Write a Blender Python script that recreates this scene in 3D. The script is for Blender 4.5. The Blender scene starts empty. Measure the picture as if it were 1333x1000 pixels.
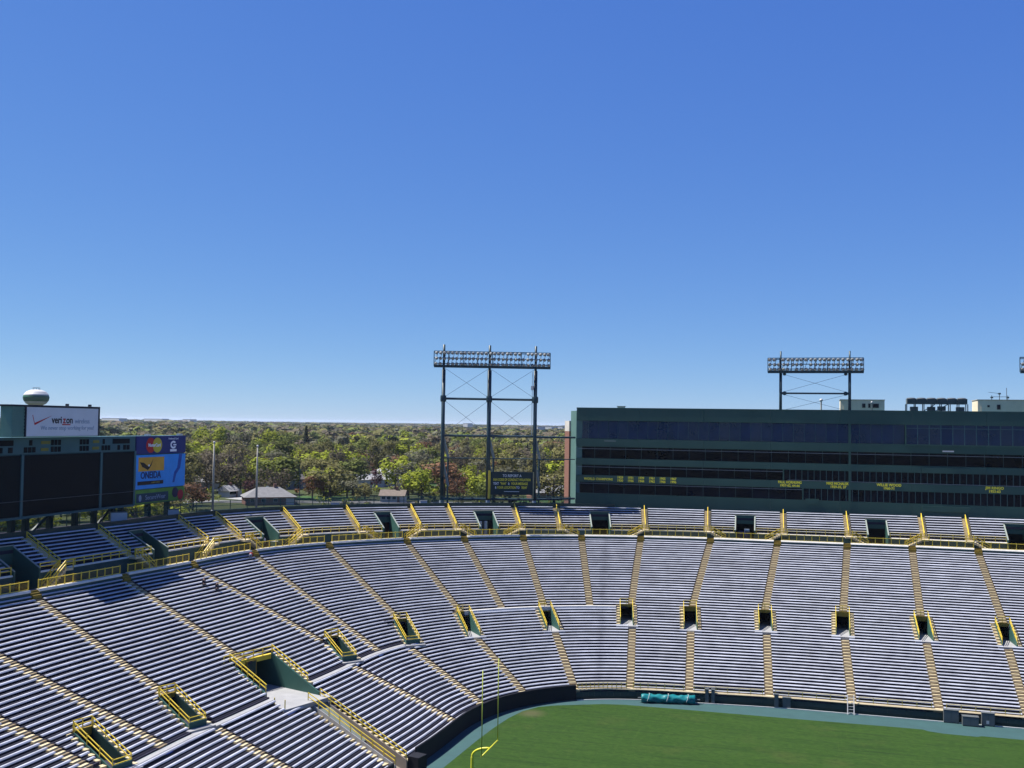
import bpy, math, random
import numpy as np
from mathutils import Vector, Matrix
R = math.radians
random.seed(7); rng = np.random.default_rng(7)
SC = bpy.context.scene
COL = SC.collection

# ------------------------------------------------------------------ camera
cam_d = bpy.data.cameras.new('camera'); cam = bpy.data.objects.new('camera', cam_d); COL.objects.link(cam)
CR = Vector((0.96131452, 0.27507248, 0.01447499)); CU = Vector((-0.00331641, -0.04098786, 0.99915414)); CF = Vector((-0.2754331, 0.96054939, 0.03848998))
cam.matrix_world = Matrix(((CR.x, CU.x, -CF.x, 0), (CR.y, CU.y, -CF.y, 0), (CR.z, CU.z, -CF.z, 39.5), (0, 0, 0, 1)))
cam_d.sensor_width = 36; cam_d.lens = 36 * 1350 / 1333; cam_d.clip_start = 0.5; cam_d.clip_end = 40000
SC.camera = cam

# ------------------------------------------------------------------ sky, sun, exposure
SUN_EL, SUN_AZ = 59.3, 3.0            # travels towards +X
w = bpy.data.worlds.new('World'); SC.world = w; w.use_nodes = True
nt = w.node_tree; nt.nodes.clear()
sky = nt.nodes.new('ShaderNodeTexSky'); sky.sky_type = 'NISHITA'; sky.sun_disc = False
sky.sun_elevation = R(SUN_EL); sky.altitude = 4000; sky.air_density = 1.0; sky.dust_density = 0.5; sky.ozone_density = 6.0
sd = Vector((-math.cos(R(SUN_AZ)) * math.cos(R(SUN_EL)), -math.sin(R(SUN_AZ)) * math.cos(R(SUN_EL)), math.sin(R(SUN_EL))))   # towards the sun
sky.sun_rotation = math.atan2(sd.x, sd.y)
bg = nt.nodes.new('ShaderNodeBackground'); bg.inputs['Strength'].default_value = 0.05
out = nt.nodes.new('ShaderNodeOutputWorld')
# the same tone response for the whole sky: softer towards the bright horizon, deeper blue
sep = nt.nodes.new('ShaderNodeSeparateColor'); cmb = nt.nodes.new('ShaderNodeCombineColor'); nt.links.new(sky.outputs[0], sep.inputs[0])
for i, (e, g) in enumerate(((0.87, 0.735), (0.70, 0.775), (0.287, 0.870))):
    m1 = nt.nodes.new('ShaderNodeMath'); m1.operation = 'MULTIPLY'; m1.inputs[1].default_value = 0.1
    m2 = nt.nodes.new('ShaderNodeMath'); m2.operation = 'POWER'; m2.inputs[1].default_value = e
    m3 = nt.nodes.new('ShaderNodeMath'); m3.operation = 'MULTIPLY'; m3.inputs[1].default_value = g * 10
    nt.links.new(sep.outputs[i], m1.inputs[0]); nt.links.new(m1.outputs[0], m2.inputs[0]); nt.links.new(m2.outputs[0], m3.inputs[0]); nt.links.new(m3.outputs[0], cmb.inputs[i])
nt.links.new(cmb.outputs[0], bg.inputs['Color']); nt.links.new(bg.outputs[0], out.inputs['Surface'])
sun_d = bpy.data.lights.new('sun', 'SUN'); sun_d.energy = 5.0; sun_d.angle = R(0.5); sun_d.color = (1, 0.96, 0.90)
sun = bpy.data.objects.new('sun', sun_d); COL.objects.link(sun); sun.rotation_euler = (-sd).to_track_quat('-Z', 'Y').to_euler(); sun.location = (-60, 60, 200)
SC.view_settings.view_transform = 'Standard'; SC.view_settings.look = 'None'; SC.view_settings.exposure = 1.03; SC.view_settings.gamma = 1
try: SC.view_settings.use_curve_mapping = False
except Exception: pass

# ------------------------------------------------------------------ materials
MATS = {}
KEEP = {'facade_green_metal', 'mullion_metal', 'white_vinyl', 'navy_print', 'red_print', 'ochre_print', 'sky_blue_print', 'orange_print', 'green_print', 'grey_print', 'berry_print', 'plum_print', 'dark_teal_print', 'gold_print', 'yellow_lettering', 'white_lettering', 'cream_siding', 'scoreboard_green', 'yellow_rail_paint', 'tower_steel', 'louvre_green', 'notice_green', 'white_coping', 'goal_yellow', 'tier_fascia_paint', 'upper_tinted_glass', 'tinted_glass', 'skin', 'red_cloth', 'white_cloth', 'dim_yellow_caption'}
def mat(name, col, rough=0.7, metal=0.0, var=0.15, scale=0.5, spec=0.3, stretch=(1, 1, 1), bump=0.0, rand=0.0, coat=0.0):
    if name in MATS: return MATS[name]
    k = 1.0 if name in KEEP else 0.71        # light balance put into colour: mostly sunlit materials darkened for exposure, KEEP ones not
    col = tuple(c * k for c in col)
    m = bpy.data.materials.new(name); m.use_nodes = True
    t = m.node_tree; b = t.nodes['Principled BSDF']
    b.inputs['Roughness'].default_value = rough; b.inputs['Metallic'].default_value = metal; b.inputs['Specular IOR Level'].default_value = spec
    tc = t.nodes.new('ShaderNodeTexCoord'); mp = t.nodes.new('ShaderNodeMapping'); mp.inputs['Scale'].default_value = stretch
    ge = t.nodes.new('ShaderNodeNewGeometry')
    t.links.new(ge.outputs['Position'], mp.inputs['Vector'])
    n = t.nodes.new('ShaderNodeTexNoise'); n.inputs['Scale'].default_value = scale; n.inputs['Detail'].default_value = 5; n.inputs['Roughness'].default_value = 0.65
    t.links.new(mp.outputs[0], n.inputs['Vector'])
    r = t.nodes.new('ShaderNodeMapRange'); r.inputs['From Min'].default_value = 0.3; r.inputs['From Max'].default_value = 0.7
    r.inputs['To Min'].default_value = 1 - var; r.inputs['To Max'].default_value = 1 + var
    t.links.new(n.outputs['Fac'], r.inputs['Value'])
    mx = t.nodes.new('ShaderNodeVectorMath'); mx.operation = 'SCALE'; mx.inputs[0].default_value = col
    last = r.outputs[0]
    if rand:
        oi = t.nodes.new('ShaderNodeObjectInfo'); rr = t.nodes.new('ShaderNodeMapRange'); rr.inputs['To Min'].default_value = 1 - rand; rr.inputs['To Max'].default_value = 1 + rand
        t.links.new(oi.outputs['Random'], rr.inputs['Value']); mu = t.nodes.new('ShaderNodeMath'); mu.operation = 'MULTIPLY'
        t.links.new(last, mu.inputs[0]); t.links.new(rr.outputs[0], mu.inputs[1]); last = mu.outputs[0]
    t.links.new(last, mx.inputs['Scale']); t.links.new(mx.outputs[0], b.inputs['Base Color'])
    if bump:
        bp = t.nodes.new('ShaderNodeBump'); bp.inputs['Strength'].default_value = bump; t.links.new(n.outputs['Fac'], bp.inputs['Height']); t.links.new(bp.outputs[0], b.inputs['Normal'])
    MATS[name] = m; return m

concrete = mat('concrete', (0.024, 0.023, 0.046), 0.85, var=0.25, scale=0.4)  # near-black navy: the shade between bench rows is put into this colour
conc_light = mat('light_concrete', (0.36, 0.36, 0.36), 0.8, var=0.12, scale=0.6)
curb_m = mat('curb_concrete', (0.46, 0.43, 0.36), 0.8, var=0.2, scale=0.9)
coping_m = mat('white_coping', (0.60, 0.57, 0.50), 0.8, var=0.15, scale=0.9)
alu = mat('bench_aluminium', (0.51, 0.53, 0.60), 0.55, 0.0, var=0.24, scale=0.45, spec=0.25, rand=0.10)
step_m = mat('cream_step_paint', (0.66, 0.55, 0.33), 0.7, var=0.18, scale=1.5, rand=0.08)
tread_m = mat('worn_tread', (0.26, 0.20, 0.12), 0.85, var=0.25, scale=1.2)
yellow = mat('yellow_rail_paint', (0.60, 0.44, 0.045), 0.45, var=0.12, scale=0.8)
yellow_d = mat('yellow_panel_paint', (0.26, 0.18, 0.02), 0.6, var=0.2, scale=0.8)
green_w = mat('green_wall_paint', (0.035, 0.105, 0.085), 0.6, var=0.15, scale=0.5)
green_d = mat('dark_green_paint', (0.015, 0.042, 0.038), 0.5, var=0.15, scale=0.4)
fascia_m = mat('tier_fascia_paint', (0.022, 0.058, 0.055), 0.65, var=0.2, scale=0.5)
facade_m = mat('facade_green_metal', (0.028, 0.072, 0.058), 0.5, var=0.1, scale=0.15, stretch=(1, 1, 0.2))
facade_l = mat('end_wall_teal_metal', (0.11, 0.21, 0.18), 0.5, var=0.1, scale=0.3)
brick_m = mat('salmon_brick', (0.26, 0.12, 0.085), 0.85, var=0.2, scale=3)
glass_m = mat('tinted_glass', (0.002, 0.003, 0.010), 0.06, var=0.3, scale=0.3, spec=0.15)
glass_t = mat('upper_tinted_glass', (0.003, 0.007, 0.034), 0.05, var=0.5, scale=0.25, spec=0.42, bump=0.06)
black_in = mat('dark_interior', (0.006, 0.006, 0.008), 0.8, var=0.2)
mull_m = mat('mullion_metal', (0.05, 0.11, 0.11), 0.45, var=0.05)
steel = mat('tower_steel', (0.022, 0.045, 0.055), 0.4, var=0.1, scale=0.5)
steel_l = mat('pale_brace_steel', (0.34, 0.40, 0.44), 0.45, var=0.1)
lamp_m = mat('floodlight_housing', (0.26, 0.28, 0.28), 0.4, 0.3, var=0.1)
lamp_g = mat('floodlight_glass', (0.42, 0.45, 0.47), 0.15, var=0.05, spec=0.6)
white = mat('white_paint', (0.68, 0.67, 0.65), 0.5, var=0.06, scale=1)
cream = mat('cream_siding', (0.62, 0.55, 0.40), 0.7, var=0.08, scale=0.7)
grey_box = mat('grey_cabinet', (0.11, 0.125, 0.13), 0.6, var=0.12, scale=2)
black_m = mat('black_drape', (0.006, 0.007, 0.012), 0.7, var=0.3, scale=1.2)
pad_m = mat('wall_pad_vinyl', (0.018, 0.05, 0.055), 0.45, var=0.15, scale=0.8)
track_m = mat('blue_green_track', (0.038, 0.098, 0.098), 0.8, var=0.10, scale=0.5)
goal_m = mat('goal_yellow', (0.58, 0.56, 0.04), 0.4, var=0.03)
tarp_m = mat('teal_tarp', (0.008, 0.20, 0.22), 0.45, var=0.12, scale=2, bump=0.5)
mesh_m = mat('fence_mesh', (0.05, 0.16, 0.15), 0.6, var=0.1)
screen_m = mat('dark_screen', (0.002, 0.004, 0.007), 0.6, var=0.25, scale=0.6, spec=0.1)
board_m = mat('scoreboard_green', (0.035, 0.10, 0.11), 0.5, var=0.1, scale=0.4)
text_y = mat('yellow_lettering', (0.85, 0.74, 0.05), 0.5, var=0.02)
text_w = mat('white_lettering', (0.75, 0.77, 0.80), 0.5, var=0.02)

def alpha_mat(name, src, a):
    m = MATS[src].copy(); m.name = name; m.node_tree.nodes['Principled BSDF'].inputs['Alpha'].default_value = a; MATS[name] = m; return m
mesh_t = alpha_mat('green_chain_mesh', 'fence_mesh', 0.42)
ymesh_t = alpha_mat('yellow_chain_mesh', 'yellow_panel_paint', 0.55)

# grass of the playing field: long mower streaks along the pitch, cross streaks, worn patch
def grass_material():
    m = bpy.data.materials.new('field_grass'); m.use_nodes = True; t = m.node_tree; b = t.nodes['Principled BSDF']
    b.inputs['Roughness'].default_value = 0.9; b.inputs['Specular IOR Level'].default_value = 0.1
    ge = t.nodes.new('ShaderNodeNewGeometry')
    def noise(scale, st, det=5, lo=0.3, hi=0.7):
        mp = t.nodes.new('ShaderNodeMapping'); mp.inputs['Scale'].default_value = st; t.links.new(ge.outputs['Position'], mp.inputs[0])
        n = t.nodes.new('ShaderNodeTexNoise'); n.inputs['Scale'].default_value = scale; n.inputs['Detail'].default_value = det; n.inputs['Roughness'].default_value = 0.6
        t.links.new(mp.outputs[0], n.inputs[0]); r = t.nodes.new('ShaderNodeMapRange'); r.inputs[1].default_value = lo; r.inputs[2].default_value = hi
        t.links.new(n.outputs[0], r.inputs[0]); return r.outputs[0]
    def mix(a, c, f):
        x = t.nodes.new('ShaderNodeMix'); x.data_type = 'RGBA'
        for s, v in ((6, a), (7, c)):
            if isinstance(v, tuple): x.inputs[s].default_value = v
            else: t.links.new(v, x.inputs[s])
        t.links.new(f, x.inputs[0]) if not isinstance(f, float) else None
        return x.outputs[2]
    c = mix((0.025, 0.056, 0.009, 1), (0.018, 0.045, 0.007, 1), noise(0.6, (0.10, 1, 1)))
    c = mix(c, (0.011, 0.027, 0.007, 1), noise(0.9, (0.09, 1.5, 1), 7, 0.54, 0.70))
    c = mix(c, (0.036, 0.064, 0.012, 1), noise(0.8, (1.4, 0.05, 1), 3, 0.62, 0.9))
    c = mix(c, (0.037, 0.055, 0.013, 1), noise(0.12, (1, 1, 1), 4, 0.56, 0.75))
    c = mix(c, (0.012, 0.032, 0.006, 1), noise(1.6, (.7, 1, 1), 9, 0.46, 0.80)); c = mix(c, (0.045, 0.075, 0.014, 1), noise(2.6, (.5, 1, 1), 9, 0.52, 0.95))
    # worn, sandy spot near the rounded corner
    sx = t.nodes.new('ShaderNodeVectorMath'); sx.operation = 'DISTANCE'; sx.inputs[1].default_value = (-36.3, 138.6, 0.02); t.links.new(ge.outputs['Position'], sx.inputs[0])
    r = t.nodes.new('ShaderNodeMapRange'); r.inputs[1].default_value = 0.6; r.inputs[2].default_value = 2.4; r.inputs[3].default_value = 0.45; r.inputs[4].default_value = 0; t.links.new(sx.outputs['Value'], r.inputs[0])
    c = mix(c, (0.10, 0.08, 0.05, 1), r.outputs[0])
    t.links.new(c, b.inputs['Base Color']); return m
grass_m = grass_material()

# benches: stained streak where water runs down the stand
def stain_benches():
    t = alu.node_tree; b = t.nodes['Principled BSDF']; old = b.inputs['Base Color'].links[0].from_socket
    ge = t.nodes.new('ShaderNodeNewGeometry'); sp = t.nodes.new('ShaderNodeSeparateXYZ'); t.links.new(ge.outputs['Position'], sp.inputs[0])
    # streak follows a line up the stand: X = -29.6 - 0.165 (Y - 152)
    y = t.nodes.new('ShaderNodeMath'); y.operation = 'MULTIPLY_ADD'; y.inputs[1].default_value = 0.165; y.inputs[2].default_value = 4.55; t.links.new(sp.outputs[1], y.inputs[0])
    s = t.nodes.new('ShaderNodeMath'); s.operation = 'ADD'; t.links.new(sp.outputs[0], s.inputs[0]); t.links.new(y.outputs[0], s.inputs[1])
    a = t.nodes.new('ShaderNodeMath'); a.operation = 'ABSOLUTE'; t.links.new(s.outputs[0], a.inputs[0])
    r = t.nodes.new('ShaderNodeMapRange'); r.inputs[1].default_value = 0.1; r.inputs[2].default_value = 1.0; r.inputs[3].default_value = 0.48; r.inputs[4].default_value = 0
    t.links.new(a.outputs[0], r.inputs[0])
    n = t.nodes.new('ShaderNodeTexNoise'); n.inputs['Scale'].default_value = 0.5; t.links.new(ge.outputs['Position'], n.inputs[0])
    m2 = t.nodes.new('ShaderNodeMath'); m2.operation = 'MULTIPLY'; t.links.new(r.outputs[0], m2.inputs[0]); t.links.new(n.outputs[0], m2.inputs[1])
    x = t.nodes.new('ShaderNodeMix'); x.data_type = 'RGBA'; x.inputs[7].default_value = (0.05, 0.05, 0.07, 1)
    t.links.new(old, x.inputs[6]); t.links.new(m2.outputs[0], x.inputs[0]); t.links.new(x.outputs[2], b.inputs['Base Color'])
stain_benches()

# ------------------------------------------------------------------ object helpers
def tag(o, label=None, cat=None, group=None, kind=None):
    if label: o['label'] = label
    if cat: o['category'] = cat
    if group: o['group'] = group
    if kind: o['kind'] = kind
    return o
def empty(name, label, cat, loc=(0, 0, 0), group=None, rz=0):
    o = bpy.data.objects.new(name, None); COL.objects.link(o); o.location = loc; o.rotation_euler = (0, 0, rz)
    o.empty_display_size = 0.5
    return tag(o, label, cat, group)
def link(name, me, parent=None, loc=None, rot=None, world=True):
    o = bpy.data.objects.new(name, me); COL.objects.link(o)
    if parent is not None:
        o.parent = parent
        if world: o.matrix_parent_inverse = pinv(parent)
    if loc is not None: o.location = loc
    if rot is not None: o.rotation_euler = rot
    return o
def pinv(p):
    m = Matrix.Identity(4)
    while p is not None:
        m = p.matrix_basis.copy() if p.parent is None else p.matrix_basis.copy()
        return (full(p)).inverted()
    return m
def full(p):
    if p.parent is None: return p.matrix_basis.copy()
    return full(p.parent) @ p.matrix_parent_inverse @ p.matrix_basis
class MB:
    def __init__(s): s.v = []; s.f = []; s.mi = []; s.cur = 0
    def add(s, vs, fs):
        k = len(s.v); s.v += [tuple(map(float, q)) for q in vs]; s.f += [tuple(i + k for i in f) for f in fs]; s.mi += [s.cur] * len(fs); return s
    def box(s, x0, x1, y0, y1, z0, z1):
        return s.add([(x0, y0, z0), (x1, y0, z0), (x1, y1, z0), (x0, y1, z0), (x0, y0, z1), (x1, y0, z1), (x1, y1, z1), (x0, y1, z1)],
                     [(0, 3, 2, 1), (4, 5, 6, 7), (0, 1, 5, 4), (1, 2, 6, 5), (2, 3, 7, 6), (3, 0, 4, 7)])
    def hexa(s, a):   # 8 corners: bottom loop then top loop
        return s.add(a, [(0, 3, 2, 1), (4, 5, 6, 7), (0, 1, 5, 4), (1, 2, 6, 5), (2, 3, 7, 6), (3, 0, 4, 7)])
    def bar(s, a, b, w, h=None):   # rectangular bar between two points
        a = Vector(a); b = Vector(b); d = (b - a).normalized(); h = h or w
        side = d.cross(Vector((0, 0, 1)))
        if side.length < 1e-3: side = Vector((1, 0, 0))
        side.normalize(); up = side.cross(d).normalized(); p = side * w / 2; q = up * h / 2
        return s.hexa([a - p - q, a + p - q, a + p + q, a - p + q, b - p - q, b + p - q, b + p + q, b - p + q])
    def tube(s, pts, rad, n=8, cap=True):
        pts = [Vector(p) for p in pts]; rad = rad if hasattr(rad, '__len__') else [rad] * len(pts); vs = []; fs = []
        ref = None
        for i, p in enumerate(pts):
            d = (pts[min(i + 1, len(pts) - 1)] - pts[max(i - 1, 0)]).normalized()
            if ref is None: ref = d.orthogonal().normalized()
            u = (ref - d * ref.dot(d)).normalized(); ref = u; v = d.cross(u)
            for k in range(n):
                a = 2 * math.pi * k / n; vs.append(p + (u * math.cos(a) + v * math.sin(a)) * rad[i])
        for i in range(len(pts) - 1):
            for k in range(n): fs.append((i * n + k, i * n + (k + 1) % n, (i + 1) * n + (k + 1) % n, (i + 1) * n + k))
        if cap: fs += [tuple(range(n))[::-1], tuple((len(pts) - 1) * n + k for k in range(n))]
        return s.add(vs, fs)
    def lathe(s, prof, c=(0, 0, 0), n=20):
        vs = []; fs = []
        for r, z in prof:
            for k in range(n): a = 2 * math.pi * k / n; vs.append((c[0] + r * math.cos(a), c[1] + r * math.sin(a), c[2] + z))
        for i in range(len(prof) - 1):
            for k in range(n): fs.append((i * n + k, i * n + (k + 1) % n, (i + 1) * n + (k + 1) % n, (i + 1) * n + k))
        return s.add(vs, fs)
    def sweep(s, base, nor, prof):   # closed profile (offset along normal, z) swept along base points
        n = len(prof); vs = []; fs = []
        for p, q in zip(base, nor):
            for o, z in prof: vs.append((p[0] + q[0] * o, p[1] + q[1] * o, p[2] + z))
        for i in range(len(base) - 1):
            for k in range(n): fs.append((i * n + k, (i + 1) * n + k, (i + 1) * n + (k + 1) % n, i * n + (k + 1) % n))
        m = (len(base) - 1) * n
        fs += [tuple(range(n)), tuple(m + k for k in range(n))[::-1]]
        return s.add(vs, fs)
    def mesh(s, name, m):
        me = bpy.data.meshes.new(name); me.from_pydata(s.v, [], s.f)
        ms = m if isinstance(m, (list, tuple)) else [m]
        for x in ms: me.materials.append(x)
        if len(ms) > 1: me.polygons.foreach_set('material_index', s.mi)
        me.update(); return me
    def build(s, name, m, parent=None, smooth=False, **kw):
        me = s.mesh(name, m)
        if smooth: me.polygons.foreach_set('use_smooth', [True] * len(me.polygons))
        return link(name, me, parent, **kw)
def text(s, size, m, parent, loc, rot, name='lettering', align='CENTER', ext=0.015, sx=1.0, shear=0.0, bold=0.0):
    c = bpy.data.curves.new('lettering', 'FONT'); c.body = s; c.size = size; c.align_x = align; c.align_y = 'CENTER'; c.extrude = ext; c.shear = shear; c.offset = bold
    c.resolution_u = 3
    o = bpy.data.objects.new('tmp', c); COL.objects.link(o); bpy.context.view_layer.update()
    me = bpy.data.meshes.new_from_object(o.evaluated_get(bpy.context.evaluated_depsgraph_get())); bpy.data.objects.remove(o)
    me.materials.clear(); me.materials.append(m); me.name = name
    q = link(name, me, parent); q.location = loc; q.rotation_euler = rot; q.scale = (sx, 1, 1); return q
_o = ['zeroth', 'first', 'second', 'third', 'fourth', 'fifth', 'sixth', 'seventh', 'eighth', 'ninth', 'tenth', 'eleventh', 'twelfth', 'thirteenth', 'fourteenth', 'fifteenth', 'sixteenth', 'seventeenth', 'eighteenth', 'nineteenth']
ORD = _o + [w if i == 0 else t + '-' + _o[i] for t, w in (('twenty', 'twentieth'), ('thirty', 'thirtieth'), ('forty', 'fortieth'), ('fifty', 'fiftieth'), ('sixty', 'sixtieth')) for i in range(10)]

# ------------------------------------------------------------------ the bowl's plan: foot of the stand (BT) and concourse edge (CT), every 5 m
BT = np.array([(-44.0, 40.0), (-44.0, 45.03), (-44.0, 50.07), (-44.0, 55.1), (-44.0, 60.14), (-44.0, 65.17), (-44.0, 70.2), (-44.0, 75.24), (-44.0, 80.51), (-44.0, 86.21), (-44.0, 91.07), (-44.0, 94.78), (-43.99, 98.56), (-43.95, 102.52), (-43.86, 106.59), (-43.61, 111.64), (-43.16, 117.56), (-42.96, 122.4), (-42.87, 125.7), (-42.77, 127.96), (-42.66, 129.47), (-42.46, 131.03), (-42.11, 132.91), (-41.58, 134.95), (-40.84, 137.17), (-39.82, 139.4), (-38.61, 141.42), (-37.43, 143.0), (-36.3, 144.27), (-35.1, 145.46), (-33.8, 146.58), (-32.38, 147.62), (-30.8, 148.58), (-29.08, 149.4), (-27.26, 150.09), (-25.18, 150.72), (-22.35, 151.35), (-18.92, 151.81), (-14.88, 152.22), (-10.33, 152.71), (-5.63, 153.18), (-0.75, 153.45), (4.25, 153.48), (9.42, 153.51), (14.67, 153.56), (19.93, 153.6), (25.19, 153.6), (30.35, 153.6), (35.4, 153.6), (40.43, 153.6), (45.47, 153.6), (50.5, 153.6), (55.53, 153.6), (60.57, 153.6), (65.6, 153.6), (70.64, 153.6)])
CT = np.array([(-86.3, 40.0), (-86.3, 45.02), (-86.3, 50.04), (-86.3, 55.06), (-86.3, 60.08), (-86.3, 65.1), (-86.31, 70.12), (-86.34, 75.14), (-86.41, 80.16), (-86.52, 85.17), (-86.54, 90.14), (-86.26, 95.03), (-85.71, 99.87), (-85.15, 104.73), (-84.73, 109.67), (-84.34, 114.66), (-83.87, 119.64), (-83.41, 124.63), (-83.1, 129.62), (-82.89, 134.61), (-82.46, 139.56), (-81.51, 144.4), (-79.92, 149.08), (-77.75, 153.53), (-75.09, 157.73), (-72.06, 161.69), (-68.73, 165.42), (-65.17, 168.94), (-61.4, 172.23), (-57.45, 175.29), (-53.32, 178.11), (-49.01, 180.63), (-44.53, 182.82), (-39.88, 184.64), (-35.11, 186.1), (-30.25, 187.3), (-25.34, 188.28), (-20.4, 189.04), (-15.42, 189.51), (-10.42, 189.78), (-5.4, 189.97), (-0.39, 190.17), (4.63, 190.41), (9.64, 190.64), (14.66, 190.82), (19.67, 190.9), (24.69, 190.86), (29.71, 190.78), (34.73, 190.7), (39.75, 190.65), (44.77, 190.62), (49.79, 190.61), (54.81, 190.6), (59.83, 190.6), (64.85, 190.6), (69.88, 190.6)])
UT = np.arange(len(CT)) * 5.0
ZB, ZT = 1.3, 18.9
N = 56
UMIN, UMAX = 14.0, 262.0
def cat_rom(T, u):
    x = min(max(u / 5.0, 0), len(T) - 1.001); i = int(x); f = x - i
    p0, p1, p2, p3 = T[max(i - 1, 0)], T[i], T[i + 1], T[min(i + 2, len(T) - 1)]
    return 0.5 * (2 * p1 + (p2 - p0) * f + (2 * p0 - 5 * p1 + 4 * p2 - p3) * f * f + (3 * p1 - p0 - 3 * p2 + p3) * f ** 3)
_cb = {}
def BP(u):
    k = ('b', round(u, 3))
    if k not in _cb: _cb[k] = cat_rom(BT, u)
    return _cb[k]
def CP(u):
    k = ('c', round(u, 3))
    if k not in _cb: _cb[k] = cat_rom(CT, u)
    return _cb[k]
def S(u, v, dz=0.0):                 # a point of the lower bowl's slope
    p = BP(u) * (1 - v) + CP(u) * v
    return Vector((p[0], p[1], ZB + v * (ZT - ZB) + dz))
def SZ(u, v, z):
    p = BP(u) * (1 - v) + CP(u) * v; return Vector((p[0], p[1], z))
def out_dir(u):                      # outward, up the slope, in plan
    d = CP(u) - BP(u); return d / np.hypot(*d)
def metric(u, v):
    a = S(u - 0.5, v); b = S(u + 0.5, v); return max(0.25, math.hypot(a.x - b.x, a.y - b.y))
def nrm(u):
    a = CP(u - 4); b = CP(u + 4); t = (b - a) / np.hypot(*(b - a)); return np.array((-t[1], t[0]))
def zE(u): return float(np.interp(u, (0, 85, 110, 140, 160, 180, 300), (21.2, 21.2, 21.0, 20.7, 20.4, 20.5, 20.75)))
def zD(u): return float(np.interp(u, (0, 60, 110, 155, 190, 215, 300), (24.65, 24.6, 24.4, 23.95, 23.8, 23.9, 24.3)))
def off(u, o, z):                    # a point o metres outside the concourse edge
    p = CP(u) + nrm(u) * o; return Vector((p[0], p[1], z))
def urange(a, b, step=3.0):
    n = max(1, int(math.ceil((b - a) / step))); return [a + (b - a) * i / n for i in range(n + 1)]
def offband(mb, a, b, prof, step=3.0):  # profile of (offset, absolute z or callable) swept along the concourse edge
    us = urange(a, b, step)
    n = len(prof); vs = []; fs = []
    for u in us:
        for o, z in prof: vs.append(off(u, o, z(u) if callable(z) else z))
    for i in range(len(us) - 1):
        for k in range(n): fs.append((i * n + k, (i + 1) * n + k, (i + 1) * n + (k + 1) % n, i * n + (k + 1) % n))
    m = (len(us) - 1) * n
    fs += [tuple(range(n)), tuple(m + k for k in range(n))[::-1]]
    return mb.add(vs, fs)

# ------------------------------------------------------------------ ground outside, terrain to the horizon
ZG = 12.0
def ground_z(x, y):
    d = math.hypot(x, y)
    return ZG + 3.0 * math.sin(x * 0.0021 + 1.0) * math.cos(y * 0.0017) * min(1, max(0, (d - 500) / 900))
loop = [off(u, 20.0, ZG) for u in range(0, 275, 6)] + [Vector((120, 212, ZG)), Vector((140, 100, ZG)), Vector((100, -10, ZG)), Vector((0, -25, ZG)), Vector((-70, -10, ZG)), Vector((-104, 25, ZG))]
mb = MB(); cen = Vector((0, 100, ZG)); rings = [1, 1.15, 1.4, 1.8, 2.4, 3.2, 4.5, 6.5, 10, 16, 25, 40, 65, 110]
nl = len(loop); vs = []
for s in rings:
    for p in loop:
        q = cen + (p - cen) * s
        vs.append((q.x, q.y, ground_z(q.x, q.y)))
fs = [(i * nl + k, i * nl + (k + 1) % nl, (i + 1) * nl + (k + 1) % nl, (i + 1) * nl + k) for i in range(len(rings) - 1) for k in range(nl)]
mb.add(vs, fs)
lawn = mat('town_lawn', (0.06, 0.075, 0.028), 0.9, var=0.4, scale=0.03, spec=0.1)
tag(mb.build('ground', lawn), kind='structure')
# blue wooded ridge on the skyline
mb = MB(); vs = []; m = 160
for i in range(m + 1):
    a = R(-62 + 90 * i / m)
    for r, h in ((7600, -5), (8200, 13 + 3.0 * math.sin(i * 0.23) + 2 * math.sin(i * 0.61 + 1) + 1.0 * math.sin(i * 1.7)), (9000, 17 + 2.5 * math.sin(i * 0.17 + 2) + 1.5 * math.sin(i * 0.9)), (9800, -10)):
        vs.append((r * math.sin(a), r * math.cos(a), ZG + h))
mb.add(vs, [(i * 4 + k, (i + 1) * 4 + k, (i + 1) * 4 + k + 1, i * 4 + k + 1) for i in range(m) for k in range(3)])
tag(mb.build('hills', mat('ridge_woods', (0.030, 0.042, 0.038), 0.95, var=0.45, scale=0.006, spec=0.0)), kind='structure')

# field level: track apron and grass
pts = [BP(u) for u in range(0, 272, 3)]
mb = MB(); vs = [(p[0] - 0.3, p[1] + 0.3, 0) for p in pts] + [(BP(272)[0], 40, 0), (-30, 40, 0)]
mb.add(vs, [tuple(range(len(vs)))[::-1]])
tag(mb.build('track', track_m), kind='structure')
gpts = [(-40.3, 40), (-40.3, 100), (-40.1, 113.8), (-39.6, 124.9), (-39.2, 130.5), (-38.6, 135.5), (-37.7, 139.3), (-36.2, 142.0), (-34.0, 143.6), (-31, 145.0), (-28, 146.4), (-25, 147.1), (-18, 147.3), (-2, 147.6), (11.4, 148.0), (14.5, 148.0), (15.2, 147.4), (17, 146.9), (21, 146.8), (21.6, 147.3), (30, 147.3), (71, 147.3), (71, 40)]
mb = MB(); n = len(gpts)
mb.add([(x, y, 0.06) for x, y in gpts] + [(x, y, -0.02) for x, y in gpts], [tuple(range(n))[::-1]] + [(i, (i + 1) % n, n + (i + 1) % n, n + i) for i in range(n)])
tag(mb.build('grass_field', grass_m), kind='structure')

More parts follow.
